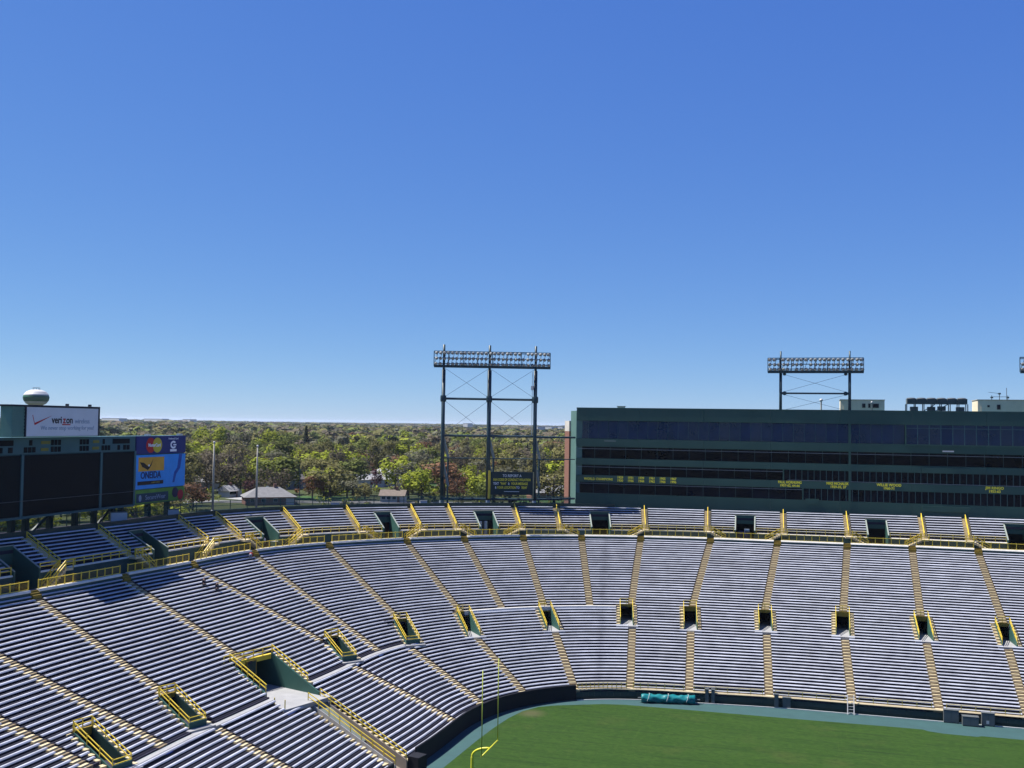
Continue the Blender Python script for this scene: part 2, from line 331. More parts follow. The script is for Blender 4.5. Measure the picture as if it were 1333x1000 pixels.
# ------------------------------------------------------------------ openings in the lower bowl
# portals: (centre u at back, v back, centre u at front, v front)
PORT = [(43.0, .50, 41.6, .372), (57.0, .502, 55.0, .384), (93.8, .49, 90.0, .382), (117.2, .488, 114.2, .358), (133.2, .487, 131.6, .352), (154.3, .485, 154.8, .352),
        (173.9, .50, 174.2, .375), (186.4, .50, 187.0, .37), (198.8, .50, 199.2, .377), (210.7, .515, 210.7, .376), (222.0, .515, 222.3, .385), (233.2, .505, 233.4, .385)]
PW, SW = 0.95, 0.75       # half width of an opening, width of the steps beside it
TUN = (75.2, .525, 73.0, .302)     # the big vehicle tunnel with its landing
def portal_u(P, v):
    t = (P[1] - v) / (P[1] - P[3]); return P[0] + (P[2] - P[0]) * t
TW = 4.0
def cuts(v0, v1):        # intervals of u that carry no seats between v0 and v1
    vm = (v0 + v1) / 2; L = []
    for P in PORT:
        if P[3] - 0.004 < vm < P[1] - 0.004:
            c = portal_u(P, vm); h = (PW + SW) / metric(c, vm); L.append((c - h, c + h))
    if 0.300 < vm < TUN[1]:
        c = portal_u(TUN, vm); h = TW / metric(c, vm); L.append((c - h, c + h))
    if vm <= 0.302:
        c = 74.9 - (0.302 - vm) * 6.0; h = 2.2 / metric(c, vm); L.append((c - h, c + h))
    return L
# aisles: u at top (v=1) and u at the end, v of the end
UA = [(36.2, 39.2, .40), (46.2, 47.7, .365), (60.6, 57.2, .507), (75.4, 74.0, .53), (89.0, 90.5, .495), (103.6, 102.2, .365), (118.6, 117.3, .495), (133.1, 132.8, .492), (143.75, 143.7, .49),
      (154.7, 154.3, .49), (165.4, 165.4, .49), (176.1, 175.0, .505), (188.5, 186.8, .505), (200.1, 198.8, .505), (211.8, 210.8, .52), (222.4, 222.0, .52), (232.8, 233.4, .51)]
LA = [(57.4, 56.8, .352), (92.2, 88.6, .352), (114.8, 112.2, .34), (132.6, 131.6, .347), (155.4, 154.9, .347), (175.7, 175.4, .37), (188.1, 187.0, .366), (200.3, 199.3, .37), (211.6, 210.9, .372), (222.4, 222.2, .38), (232.9, 233.0, .38)]
def ua(A, v): return A[1] + (A[0] - A[1]) * min(1, max(0, (v - A[2]) / (1 - A[2]))) if v > A[2] else A[1]
def la(A, v): return A[0] + (A[1] - A[0]) * min(1, v / A[2])
AH = 0.62                 # half width of an aisle
WALK_L = round(0.352 * N)     # row that is a cross walk, left part
WALK_C = round(0.485 * N)     # row that is a cross walk, centre part
def r0_of(u): return WALK_L if u < 116 else round(0.5 * N)

DZ = (ZT - ZB) / N
PROF = [(-0.15, 0.30), (-0.15, 0.335), (-0.06, 0.44), (0.14, 0.44), (0.14, 0.39)]
def subtract(a, b, L):
    segs = [(a, b)]
    for c0, c1 in L:
        nx = []
        for s, e in segs:
            if c1 <= s or c0 >= e: nx.append((s, e))
            else:
                if c0 > s: nx.append((s, c0))
                if c1 < e: nx.append((c1, e))
        segs = nx
    return segs
def block(name, label, group, fl, fr, rows):
    root = empty(name, label, 'bench block', S(fl((rows[0] + .5) / N) * .5 + fr((rows[0] + .5) / N) * .5, rows[0] / N), group)
    ter = MB()
    for i in rows:
        v0, v1 = i / N, (i + 1) / N; vm = (v0 + v1) / 2; z = ZB + i * DZ
        a = fl(vm); b = fr(vm)
        walk = (i == WALK_L and (a + b) / 2 < 113.5) or (i == WALK_C and 132 < (a + b) / 2 < 174)
        for s, e in subtract(a, b, cuts(v0, v1)):
            if (e - s) * metric((s + e) / 2, vm) < 0.7: continue
            us = urange(s, e, 3.0)
            base0 = [SZ(u, v0, z) for u in us]; base1 = [SZ(u, v1, z) for u in us]
            n = len(us); vs = []
            for p, q in zip(base0, base1): vs += [(p.x, p.y, z - DZ - 0.02), (p.x, p.y, z), (q.x, q.y, z), (q.x, q.y, z - 0.3)]
            fs = [(k * 4 + j, (k + 1) * 4 + j, (k + 1) * 4 + j + 1, k * 4 + j + 1) for k in range(n - 1) for j in (0, 1)]
            fs += [(0, 1, 2, 3), tuple((n - 1) * 4 + j for j in (3, 2, 1, 0))]
            ter.add(vs, fs)
            if walk: continue
            bm = MB(); vb = v0 + 0.70 * (v1 - v0)
            bm.sweep([SZ(u, vb, z) for u in us], [out_dir(u) for u in us], PROF)
            bm.build('bench', alu, root)
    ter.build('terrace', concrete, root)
    return root
# upper blocks of the bowl
fns = [lambda v: UMIN] + [None] * 0
ue = [('const', UMIN)] + [('ua', A) for A in UA] + [('const', UMAX)]
def edge(e, side):
    if e[0] == 'const': return lambda v: e[1]
    f = ua if e[0] == 'ua' else la
    A = e[1]
    return lambda v: f(A, v) + side * AH / metric(f(A, v), v)
nU = len(ue) - 1
for k in range(nU):
    fl, fr = edge(ue[k], 1), edge(ue[k + 1], -1); um = (fl(.7) + fr(.7)) / 2
    block('bench_block', 'upper bowl block of silver benches below the concourse rail, %s from the right edge' % ORD[nU - k], 'upper blocks of the main bowl', fl, fr, range(r0_of(um), N))
TRE = ('tr',)
le = [('const', UMIN)] + [('la', LA[0])] + [TRE] + [('la', A) for A in LA[1:]] + [('const', UMAX)]
def edge_l(e, side):
    if e[0] == 'tr': return lambda v: 74.9 - (0.302 - min(v, .302)) * 6.0 + side * 2.2 / metric(74, v)
    return edge(e, side)
nL = len(le) - 1
for k in range(nL):
    fl, fr = edge_l(le[k], 1), edge_l(le[k + 1], -1); um = (fl(.2) + fr(.2)) / 2
    block('bench_block', 'lower bowl block of silver benches above the field wall, %s from the right edge' % ORD[nL - k], 'lower blocks of the main bowl', fl, fr, range(0, r0_of(um)))

# cross walks: pale concrete strips between the portals
def walk_strip(a, b, row, up=0.16, m=conc_light):
    for s, e in subtract(a, b, cuts(row / N, (row + 1) / N)):
        us = urange(s, e, 3); z = ZB + row * DZ
        mb = MB(); vs = []
        for u in us:
            for v, dz in ((row / N - 0.0005, -0.2), (row / N - 0.0005, up), ((row + .97) / N, up), ((row + .97) / N, -0.2)): vs.append(SZ(u, v, z + dz))
        n = len(us); mb.add(vs, [(k * 4 + j, (k + 1) * 4 + j, (k + 1) * 4 + (j + 1) % 4, k * 4 + (j + 1) % 4) for k in range(n - 1) for j in range(3)] + [(0, 1, 2, 3), (n * 4 - 1, n * 4 - 2, n * 4 - 3, n * 4 - 4)])
        tag(mb.build('walkway', m), kind='structure')
walk_strip(UMIN, 114.0, WALK_L); walk_strip(133.5, 172.6, WALK_C, 0.42, white)

# aisle stairs
def stairs(name, label, group, f, rows, hw=AH, m=step_m):
    um = f((rows[0] + .5) / N); root = empty(name, label, 'aisle stairs', S(um, rows[0] / N), group)
    for i in rows:
        v0, v1 = i / N, (i + 1) / N; vm = (v0 + v1) / 2; u = f(vm); z = ZB + i * DZ; p0 = SZ(u, v0, z); p1 = SZ(u, v1, z)
        d = (p1 - p0); d.normalize(); l = Vector((-d.y, d.x, 0)) * (hw - 0.01); pm = p0.lerp(p1, 0.52)
        mb = MB()
        pm = p0.lerp(p1, 0.40); pe = p0.lerp(p1, 0.97)
        for a, b, zz, k_ in ((p0 - d * 0.02, p1 + d * 0.02, 0.02, 1.16), (pm, pe, DZ * 0.5, .92)):
            mb.cur = 1 if k_ > 1 else 0; l = Vector((-d.y, d.x, 0)) * (hw * k_)
            mb.hexa([Vector((q.x, q.y, z - DZ)) if lo else Vector((q.x, q.y, z + zz)) for lo, q in ((1, a + l), (1, a - l), (1, b - l), (1, b + l), (0, a + l), (0, a - l), (0, b - l), (0, b + l))])
        mb.build('step', [m, tread_m], root)
    return root
for k, A in enumerate(UA):
    r = range(int(math.ceil(A[2] * N)), N)
    st = stairs('aisle_stairs', 'cream aisle stairs climbing to the concourse, %s from the right edge' % ORD[len(UA) - k], 'upper aisle stairs', lambda v, A=A: ua(A, v), r)
    # the last three taller steps that pierce the concourse parapet
    u = A[0]
    for j in range(3):
        p = off(u, -0.55 + 0.3 * j, 0); d = nrm(u); d3 = Vector((d[0], d[1], 0)); l = Vector((-d3.y, d3.x, 0)) * AH
        mb = MB(); q = p + d3 * 0.3; z1 = ZT + 0.22 * (j + 1) - 0.02
        mb.hexa([Vector((a.x, a.y, ZT - 0.5)) for a in (p + l, p - l, q - l, q + l)] + [Vector((a.x, a.y, z1)) for a in (p + l, p - l, q - l, q + l)])
        mb.build('step', yellow_d, st)
for k, A in enumerate(LA):
    stairs('aisle_stairs', 'cream painted aisle stairs between portal and field wall, %s from the right edge' % ORD[len(LA) - k], 'lower aisle stairs', lambda v, A=A: la(A, v), range(0, int(round(A[2] * N))))

# portals
def frame(P):
    a = S(P[2], P[3]); b = S(P[0], P[1]); a = Vector((a.x, a.y, 0)); b = Vector((b.x, b.y, 0)); d = (b - a); L = d.length; d.normalize()
    return a, d, Vector((d.y, -d.x, 0)), L        # origin, inwards, to the right (towards larger u)
def portal(P, label, w=PW, pit=False):
    o, d, l, L = frame(P); z0 = ZB + math.floor(P[3] * N) * DZ + 0.02; z1 = ZB + P[1] * N * DZ
    root = empty('portal', label, 'portal', (o.x, o.y, z0), 'portals in the main bowl')
    P3 = lambda a, b, z: Vector((o.x + d.x * a + l.x * b, o.y + d.y * a + l.y * b, z))
    slope = (z1 - z0) / L
    mb = MB(); mb.hexa([P3(a, b, z) for z in (z0 - .4, z0) for a, b in ((-0.75, -w - SW), (-0.75, w + SW), (0.0, w + SW), (0.0, -w - SW))]); mb.build('landing', conc_light, root)
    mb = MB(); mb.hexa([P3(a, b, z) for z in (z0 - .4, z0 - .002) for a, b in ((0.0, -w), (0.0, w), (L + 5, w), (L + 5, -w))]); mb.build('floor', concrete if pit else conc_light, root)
    for s in (-1, 1):
        mb = MB(); b0, b1 = s * w, s * (w + 0.12)
        zf = z0 + 0.25; zb = z1 + 0.25
        mb.hexa([P3(0, b0, z0 - .3), P3(0, b1, z0 - .3), P3(L, b1, z0 - .3), P3(L, b0, z0 - .3), P3(0, b0, zf), P3(0, b1, zf), P3(L, b1, zb), P3(L, b0, zb)])
        mb.hexa([P3(L, b0, z0 - .3), P3(L, b1, z0 - .3), P3(L + 5, b1, z0 - .3), P3(L + 5, b0, z0 - .3), P3(L, b0, zb - .3), P3(L, b1, zb - .3), P3(L + 5, b1, zb - .3), P3(L + 5, b0, zb - .3)])
        mb.build('side_wall', green_d if pit and s > 0 else green_w, root)  # pit's right inner wall gets darker green, its shade put into the colour
        # hand rails on the side wall
        mb = MB(); bc = s * (w + 0.06)
        for h in (0.95, 0.5): mb.bar(P3(0.1, bc, zf + h * .95), P3(L, bc, zb + h * .95), 0.07)
        mb.build('hand_rail', yellow, root)
        for q in range(4):
            a = 0.12 + (L - 0.2) * q / 3; zz = zf + (zb - zf) * a / L
            MB().bar(P3(a, bc, zz - .02), P3(a, bc, zz + .98), 0.07).build('post', yellow, root)
        # steps beside the opening
        n = max(2, int(round((P[1] - P[3]) * N)))
        for i in range(n + 1):
            a0 = L * i / n; a1 = L * (i + 1) / n + .02; z = z0 + (z1 - z0) * (i + (.55 if i < n else .3)) / n
            mb = MB(); c0, c1 = s * (w + .13), s * (w + SW)
            mb.hexa([P3(a, b, zz) for zz in (z - .7, z) for a, b in ((a0, c0), (a0, c1), (a1, c1), (a1, c0))])
            mb.build('step', step_m, root)
    if pit:
        mb = MB(); mb.hexa([P3(a, b, z) for z in (z0 - .2, z0 + .62) for a, b in ((-.02, -w - .12), (-.02, w + .12), (.1, w + .12), (.1, -w - .12))]); mb.build('front_wall', green_w, root)
        mb = MB(); mb.bar(P3(.04, -w - .1, z0 + 1.15), P3(.04, w + .1, z0 + 1.15), .07); mb.bar(P3(.04, -w - .1, z0 + .72), P3(.04, w + .1, z0 + .72), .07); mb.build('front_rail', yellow, root)
    # header over the back of the opening
    mb = MB(); mb.hexa([P3(a, b, z) for z in (z0 + 2.05, z1 + 0.35) for a, b in ((L, -w - .12), (L, w + .12), (L + .25, w + .12), (L + .25, -w - .12))]); mb.build('lintel', yellow_d, root)
    mb = MB()
    for h in (0.45, 0.9): mb.bar(P3(L + .1, -w - .1, z1 + .35 + h), P3(L + .1, w + .1, z1 + .35 + h), 0.08)
    for b in (-w - .06, 0, w + .06): mb.bar(P3(L + .1, b, z1 + .3), P3(L + .1, b, z1 + 1.25), 0.08)
    mb.build('guard_rail', yellow, root)
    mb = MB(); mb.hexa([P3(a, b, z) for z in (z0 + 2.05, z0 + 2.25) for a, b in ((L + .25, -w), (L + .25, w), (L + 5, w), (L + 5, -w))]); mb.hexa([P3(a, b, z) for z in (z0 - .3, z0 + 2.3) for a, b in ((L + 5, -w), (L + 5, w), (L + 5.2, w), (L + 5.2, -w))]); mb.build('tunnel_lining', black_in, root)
    return root
for k, P in enumerate(PORT):
    portal(P, 'yellow railed portal opening in the main bowl, %s from the right edge' % ORD[len(PORT) - k], pit=k < 4)

# the vehicle tunnel, its landing, and the trench that leads down to the field
o, d, l, L = frame((TUN[0], TUN[1], portal_u(TUN, .372), .372)); ZL = ZB + .318 * N * DZ
P3 = lambda a, b, z: Vector((o.x + d.x * a + l.x * b, o.y + d.y * a + l.y * b, z))
root = empty('vehicle_tunnel', 'wide green walled tunnel opening with pale landing in the left stand', 'tunnel', (o.x, o.y, ZL)); TUNROOT = root
w = 3.2; z1 = ZB + TUN[1] * N * DZ
mb = MB(); mb.hexa([P3(a, b, z) for z in (ZL - .5, ZL) for a, b in ((-3.5, -w - .6), (-3.5, w + .8), (L + 8, w + .0), (L + 8, -w))]); mb.build('landing', conc_light, root)
for s in (-1, 1):
    mb = MB(); b0, b1 = s * w, s * (w + .2); zf = ZB + .372 * N * DZ + .3
    mb.hexa([P3(0 - (1.9 if s > 0 else 0), b0, ZL - .5), P3(0 - (1.9 if s > 0 else 0), b1, ZL - .5), P3(L, b1, ZL - .5), P3(L, b0, ZL - .5), P3(0 - (1.9 if s > 0 else 0), b0, zf - (.9 if s > 0 else 0)), P3(0 - (1.9 if s > 0 else 0), b1, zf - (.9 if s > 0 else 0)), P3(L, b1, z1 + .3), P3(L, b0, z1 + .3)])
    mb.hexa([P3(a, b, z) for z in (ZL - .5, z1 - .2) for a, b in ((L, b0), (L, b1), (L + 8, b1), (L + 8, b0))])
    mb.build('side_wall', green_w, root)
    mb = MB(); bc = s * (w + .1)
    for h in (0.95, 0.5): mb.bar(P3(0, bc, zf + h), P3(L, bc, z1 + .3 + h), 0.09)
    mb.build('hand_rail', yellow, root)
    for q in range(7):
        a = .1 + (L - .2) * q / 6; zz = zf + (z1 + .3 - zf) * a / L; MB().bar(P3(a, bc, zz), P3(a, bc, zz + 1), 0.08).build('post', yellow, root)
    n = int(round((TUN[1] - .36) * N))
    for i in range(n):
        a0, a1 = L * i / n, L * (i + 1) / n + .02; z = zf - .3 + (z1 - zf + .3) * (i + .55) / n
        mb = MB(); mb.hexa([P3(a, b, zz) for zz in (z - .7, z) for a, b in ((a0, s * (w + .21)), (a0, s * (w + .95)), (a1, s * (w + .95)), (a1, s * (w + .21)))]); mb.build('step', step_m, root)
mb = MB(); mb.hexa([P3(a, b, z) for z in (z1 - .45, z1 + .12) for a, b in ((L - .1, -w - .25), (L - .1, w + .25), (L + .35, w + .25), (L + .35, -w - .25))]); mb.build('lintel', yellow, root)
mb = MB()
for h in (.45, .9): mb.bar(P3(L, -w - .9, z1 + .12 + h), P3(L, w + .2, z1 + .12 + h), .09)
for q in range(6): b = -w - .9 + (2 * w + 1.1) * q / 5; mb.bar(P3(L, b, z1 + .1), P3(L, b, z1 + 1.07), .09)
mb.build('guard_rail', yellow, root)
mb = MB(); mb.hexa([P3(a, b, z) for z in (ZL, z1 - .2) for a, b in ((L + .36, w - 2.2), (L + .36, w), (L + 8, w), (L + 8, w - 2.2))]) if 0 else None
mb.hexa([P3(a, b, z) for z in (ZL - .3, z1) for a, b in ((L + 5, -w), (L + 5, w), (L + 5.3, w), (L + 5.3, -w))]); mb.hexa([P3(a, b, z) for z in (z1 - .2, z1) for a, b in ((L + .36, -w), (L + .36, w), (L + 5, w), (L + 5, -w))])
mb.build('tunnel_lining', green_d, root)
mb = MB(); mb.hexa([P3(a, b, z) for z in (z1 - 1.9, z1 - .1) for a, b in ((L - .3, -.9), (L - .3, .7), (L - .1, .7), (L - .1, -.9))]); sg = mb.build('sign_frame', yellow_d, root)
MB().hexa([P3(a, b, z) for z in (z1 - 1.72, z1 - .25) for a, b in ((L - .33, -.75), (L - .33, .55), (L - .303, .55), (L - .303, -.75))]).build('sign_panel', green_d, sg)
mb = MB()
for a, b in ((-3.3, -w - .3), (-1.6, -w - .3)): mb.bar(P3(a, b, ZL), P3(a, b, ZL + 1.05), .09)
mb.build('gate_post', yellow, root)

def tr_u(v): return 74.9 - (0.302 - v) * 6.0
root = empty('field_ramp', 'yellow railed ramp running down through the left stand to the field', 'ramp', SZ(tr_u(0), 0, 0))
a = SZ(tr_u(0), 0, 0); b = SZ(tr_u(.302), .302, 0); d = (b - a); L = d.length; d.normalize(); l = Vector((d.y, -d.x, 0))
P4 = lambda s, t, z: Vector((a.x + d.x * s + l.x * t, a.y + d.y * s + l.y * t, z))
zt = lambda s: ZB + .302 * N * DZ * s / L
mb = MB(); mb.hexa([P4(-.4, -1.0, -.3), P4(-.4, 1.0, -.3), P4(L * .45, 1.0, -.3), P4(L * .45, -1.0, -.3), P4(-.4, -1.0, .12), P4(-.4, 1.0, .12), P4(L * .45, 1.0, zt(L * .45) - 1.5), P4(L * .45, -1.0, zt(L * .45) - 1.5)]); mb.build('ramp_floor', mat('tan_ramp', (0.30, 0.25, 0.20), 0.85, var=.15), root)
mb = MB(); mb.hexa([P4(L * .45, -1.0, -.3), P4(L * .45, 1.0, -.3), P4(L, 1.0, -.3), P4(L, -1.0, -.3), P4(L * .45, -1.0, zt(L * .45) - .85), P4(L * .45, 1.0, zt(L * .45) - .85), P4(L, 1.0, ZL - .02), P4(L, -1.0, ZL - .02)]); mb.build('ramp_floor', mat('grey_green_ramp', (0.22, 0.26, 0.23), 0.85, var=.15), root)
for s in (-1, 1):
    mb = MB(); t0, t1 = s * 1.0, s * 1.18
    mb.hexa([P4(-.1, t0, -.3), P4(-.1, t1, -.3), P4(L, t1, -.3), P4(L, t0, -.3), P4(-.1, t0, ZB + .25), P4(-.1, t1, ZB + .25), P4(L, t1, zt(L) + .2), P4(L, t0, zt(L) + .2)]); mb.build('side_wall', conc_light if s < 0 else MATS['tan_ramp'], root)
    mb = MB()
    for h in (0.95, .5): mb.bar(P4(0, s * 1.09, ZB + .2 + h), P4(L, s * 1.09, zt(L) + .2 + h), .08)
    mb.build('hand_rail', yellow, root)
    for q in range(9): z = zt(L * q / 8) + .2; MB().bar(P4(L * q / 8, s * 1.09, z), P4(L * q / 8, s * 1.09, z + 1), .08).build('post', yellow, root)
    n = int(.302 * N)
    for i in range(n):
        z = ZB + (i + .1) * DZ; mb = MB(); mb.hexa([P4(q, t, zz) for zz in (z - .9, z) for q, t in ((L * i / n, s * 1.19), (L * i / n, s * 2.2), (L * (i + 1) / n, s * 2.2), (L * (i + 1) / n, s * 1.19))]); mb.build('step', step_m, root)
mb = MB(); mb.box(-.01, 0, 0, 0, 0, 0) if 0 else None
mb.hexa([P4(q, t, z) for z in (0.0, 1.9) for q, t in ((-1.5, 1.3), (-1.5, 3.0), (-.05, 3.0), (-.05, 1.3))]); mb.build('gate_pier', black_m, root)

# ------------------------------------------------------------------ field wall, drapes, rails, things along the track
def bsweep(mb, u0, u1, prof, step=2.0):
    us = urange(u0, u1, step); pts = [SZ(u, 0, 0) for u in us]; nn = []
    for u in us:
        q = BP(u + .6) - BP(u - .6); q = q / np.hypot(*q); nn.append((-q[1], q[0]))
    return mb.sweep(pts, nn, prof)
root = empty('field_wall', 'dark padded wall round the field under the first bench row', 'wall', S(190, 0, -ZB))
gapL, gapR = 72.0, 74.2
for a, b in ((UMIN, gapL), (gapR, UMAX)):
    bsweep(MB(), a, b, [(0.0, -.05), (0.0, ZB - .01), (0.25, ZB - .01), (0.25, -.05)]).build('wall_core', green_d, root)
u = 156.0
while u < 250:
    bsweep(MB(), u + .03, u + 2.37, [(-0.12, 0.42), (-0.12, 1.02), (-0.01, 1.06), (-0.01, .40)], 2.4).build('wall_pad', pad_m, root); u += 2.4
bsweep(MB(), 155.8, UMAX, [(-.14, ZB + .0), (-.14, ZB + .06), (-.04, ZB + .18), (.3, ZB + .18), (.3, ZB + .0)]).build('coping', mat('cream_coping', (.60, .50, .32), .8, var=.15), root)
bsweep(MB(), 155.8, UMAX, [(-.75, 0.0), (-.75, .10), (-.62, .10), (-.62, 0.0)]).build('kerb_pipe', white, root)
for a, b, lab in ((76.6, 155.7, 'long black drape over the curved field wall at the corner'), (UMIN, 71.0, 'black drape over the field wall left of the ramp')):
    mb = MB(); us = urange(a, b, 1.0); pts = []; nn = []
    bsweep(mb, a, b, [(-.22, 0.02), (-.2, 1.0), (-.17, 2.05), (-.1, 2.1), (.08, 2.1), (.08, 1.0), (-.02, ZB)], 1.0)
    tag(mb.build('wall_drape', black_m), lab, 'drape', 'black drapes on the field wall')
edges_l = [155.8] + [la(A, 0) for A in LA if la(A, 0) > 160] + [250.0]
for k in range(len(edges_l) - 1):
    a, b = edges_l[k] + .9, edges_l[k + 1] - .9
    if b - a < 2: continue
    root = empty('front_rail', 'low yellow rail in front of the first bench row, %s from the right edge' % ORD[len(edges_l) - 1 - k], 'railing', S((a + b) / 2, 0), 'yellow rails above the field wall')
    mb = MB(); bsweep(mb, a, b, [(.02, ZB + .93), (.02, ZB + 1.0), (.09, ZB + 1.0), (.09, ZB + .93)]); mb.build('top_rail', yellow, root)
    mb = MB(); bsweep(mb, a, b, [(.03, ZB + .52), (.03, ZB + .57), (.08, ZB + .57), (.08, ZB + .52)]); mb.build('mid_rail', yellow, root)
    n = max(2, int((b - a) / 1.6))
    for i in range(n + 1): p = S(a + (b - a) * i / n, 0); q = out_dir(a + (b - a) * i / n); MB().box(p.x + q[0] * .05 - .04, p.x + q[0] * .05 + .04, p.y + q[1] * .05 - .04, p.y + q[1] * .05 + .04, ZB + .12, ZB + 1.0).build('post', yellow, root)

# rolled field tarp
root = empty('field_tarp', 'long teal tarpaulin rolled up beside the track', 'tarp roll', (-19.2, 150.2, 0), rz=R(11.5))
mb = MB(); vs = []; n, m = 26, 18
for i in range(n + 1):
    x = -3.8 + 7.6 * i / n; sag = .05 * math.sin(i * 1.7) + .05 * math.sin(i * .6)
    for k in range(m):
        a = 2 * math.pi * k / m; rr = .60 + .055 * math.sin(3 * a + i * 1.1) + .05 * math.sin(5 * a - i * .7) + sag * .7
        vs.append((x, rr * math.cos(a), max(.03, .60 + rr * .95 * math.sin(a))))
mb.add(vs, [(i * m + k, i * m + (k + 1) % m, (i + 1) * m + (k + 1) % m, (i + 1) * m + k) for i in range(n) for k in range(m)] + [tuple(range(m))[::-1], tuple(n * m + k for k in range(m))])
mb.build('tarp', tarp_m, root, smooth=True, world=False)
for x in (-2.9, -.2, 2.6):
    mb = MB(); mb.tube([(x + .25 * math.sin(a), .70 * math.cos(a), .62 + .70 * math.sin(a)) for a in np.linspace(-.4, math.pi + .4, 14)], .03, 5); mb.build('tie_rope', white, root, world=False)
mb = MB(); mb.tube([(-4.3, 0, .6), (4.5, 0, .6)], .12, 8); mb.build('roller_core', grey_box, root, world=False)

def cabinet(label, x, y, w, d_, h, rz, cat='cabinet', doors=2):
    root = empty('cabinet', label, cat, (x, y, 0), 'grey equipment cabinets along the field wall', R(rz))
    mb = MB(); mb.box(-w / 2, w / 2, -d_ / 2, d_ / 2, .08, h); mb.build('body', grey_box, root, world=False)
    MB().box(-w / 2 - .04, w / 2 + .04, -d_ / 2 - .04, d_ / 2 + .04, h + .001, h + .05).build('lid', grey_box, root, world=False)
    for i in range(doors):
        a = -w / 2 + w * i / doors + .04; MB().box(a, a + w / doors - .08, -d_ / 2 - .03, -d_ / 2 - .002, .14, h - .06).build('door', mat('cabinet_door', (.13, .15, .155), .55, var=.1), root, world=False)
    for i in (-1, 1): MB().box(i * (w / 2 - .12) - .06, i * (w / 2 - .12) + .06, -d_ / 2 + .05, d_ / 2 - .05, 0, .08).build('foot', black_m, root, world=False)
    return root
cabinet('narrow grey upright cabinet just right of the teal tarp roll', -13.9, 152.0, .5, .5, 2.0, 2, doors=1)
cabinet('second narrow grey upright cabinet right of the teal tarp roll', -13.05, 152.1, .5, .5, 2.0, 2, doors=1)
cabinet('slim tall grey cabinet left of the white ladder', -4.3, 152.8, .6, .5, 1.9, 2, doors=1)
cabinet('low wide grey box right of the slim cabinet', -2.9, 153.0, 1.1, .5, 1.5, 2)
cabinet('double door grey cabinet at the field wall toward the right edge', 18.6, 153.0, 1.9, .7, 1.7, 0)
cabinet('low grey trunk standing on the track toward the right edge', 20.9, 152.2, 2.0, .9, 1.25, 0)
cabinet('dark cabinet with pale notice nearest the right edge', 23.2, 153.0, 1.6, .7, 1.7, 0)
MB().box(-.25, .1, -.39, -.383, .3, .75).build('notice', white, bpy.data.objects['cabinet.006'], world=False)
root = empty('steel_ladder', 'white ladder leaning from the track up to the front rail', 'ladder', (5.7, 152.6, 0))
for s in (-.42, .42): MB().bar((5.7 + s, 152.5, 0), (5.7 + s, 153.35, 2.5), .12).build('stile', white, root)
for i in range(6): t = (i + .7) / 6.6; MB().bar((5.3, 152.5 + .85 * t, 2.5 * t), (6.1, 152.5 + .85 * t, 2.5 * t), .06).build('rung', white, root)

# goal post
root = empty('goal_post', 'bright yellow slingshot goal post at the edge of the grass', 'goal post', (-36.4, 112.9, 0))
mb = MB(); mb.tube([(-36.4, 112.9, 0)] + [(-36.4, 112.9, 2.0)] + [(-34.35 - 2.05 * math.cos(t) , 112.9, 2.0 + 1.05 * math.sin(t)) for t in np.linspace(.1, math.pi / 2, 9)], .13, 10); mb.build('gooseneck', goal_m, root, smooth=True)
MB().tube([(-34.35, 109.85, 3.05), (-34.35, 115.95, 3.05)], .09, 10).build('crossbar', goal_m, root, smooth=True)
for y in (109.85, 115.95): MB().tube([(-34.35, y, 3.05), (-34.35, y, 12.4)], .055, 8).build('upright', mat('upright_yellow', (.48, .55, .08), .45, var=.04), root, smooth=True)
MB().tube([(-36.4, 112.9, 0), (-36.4, 112.9, 1.9)], .17, 12).build('base_pad', goal_m, root)
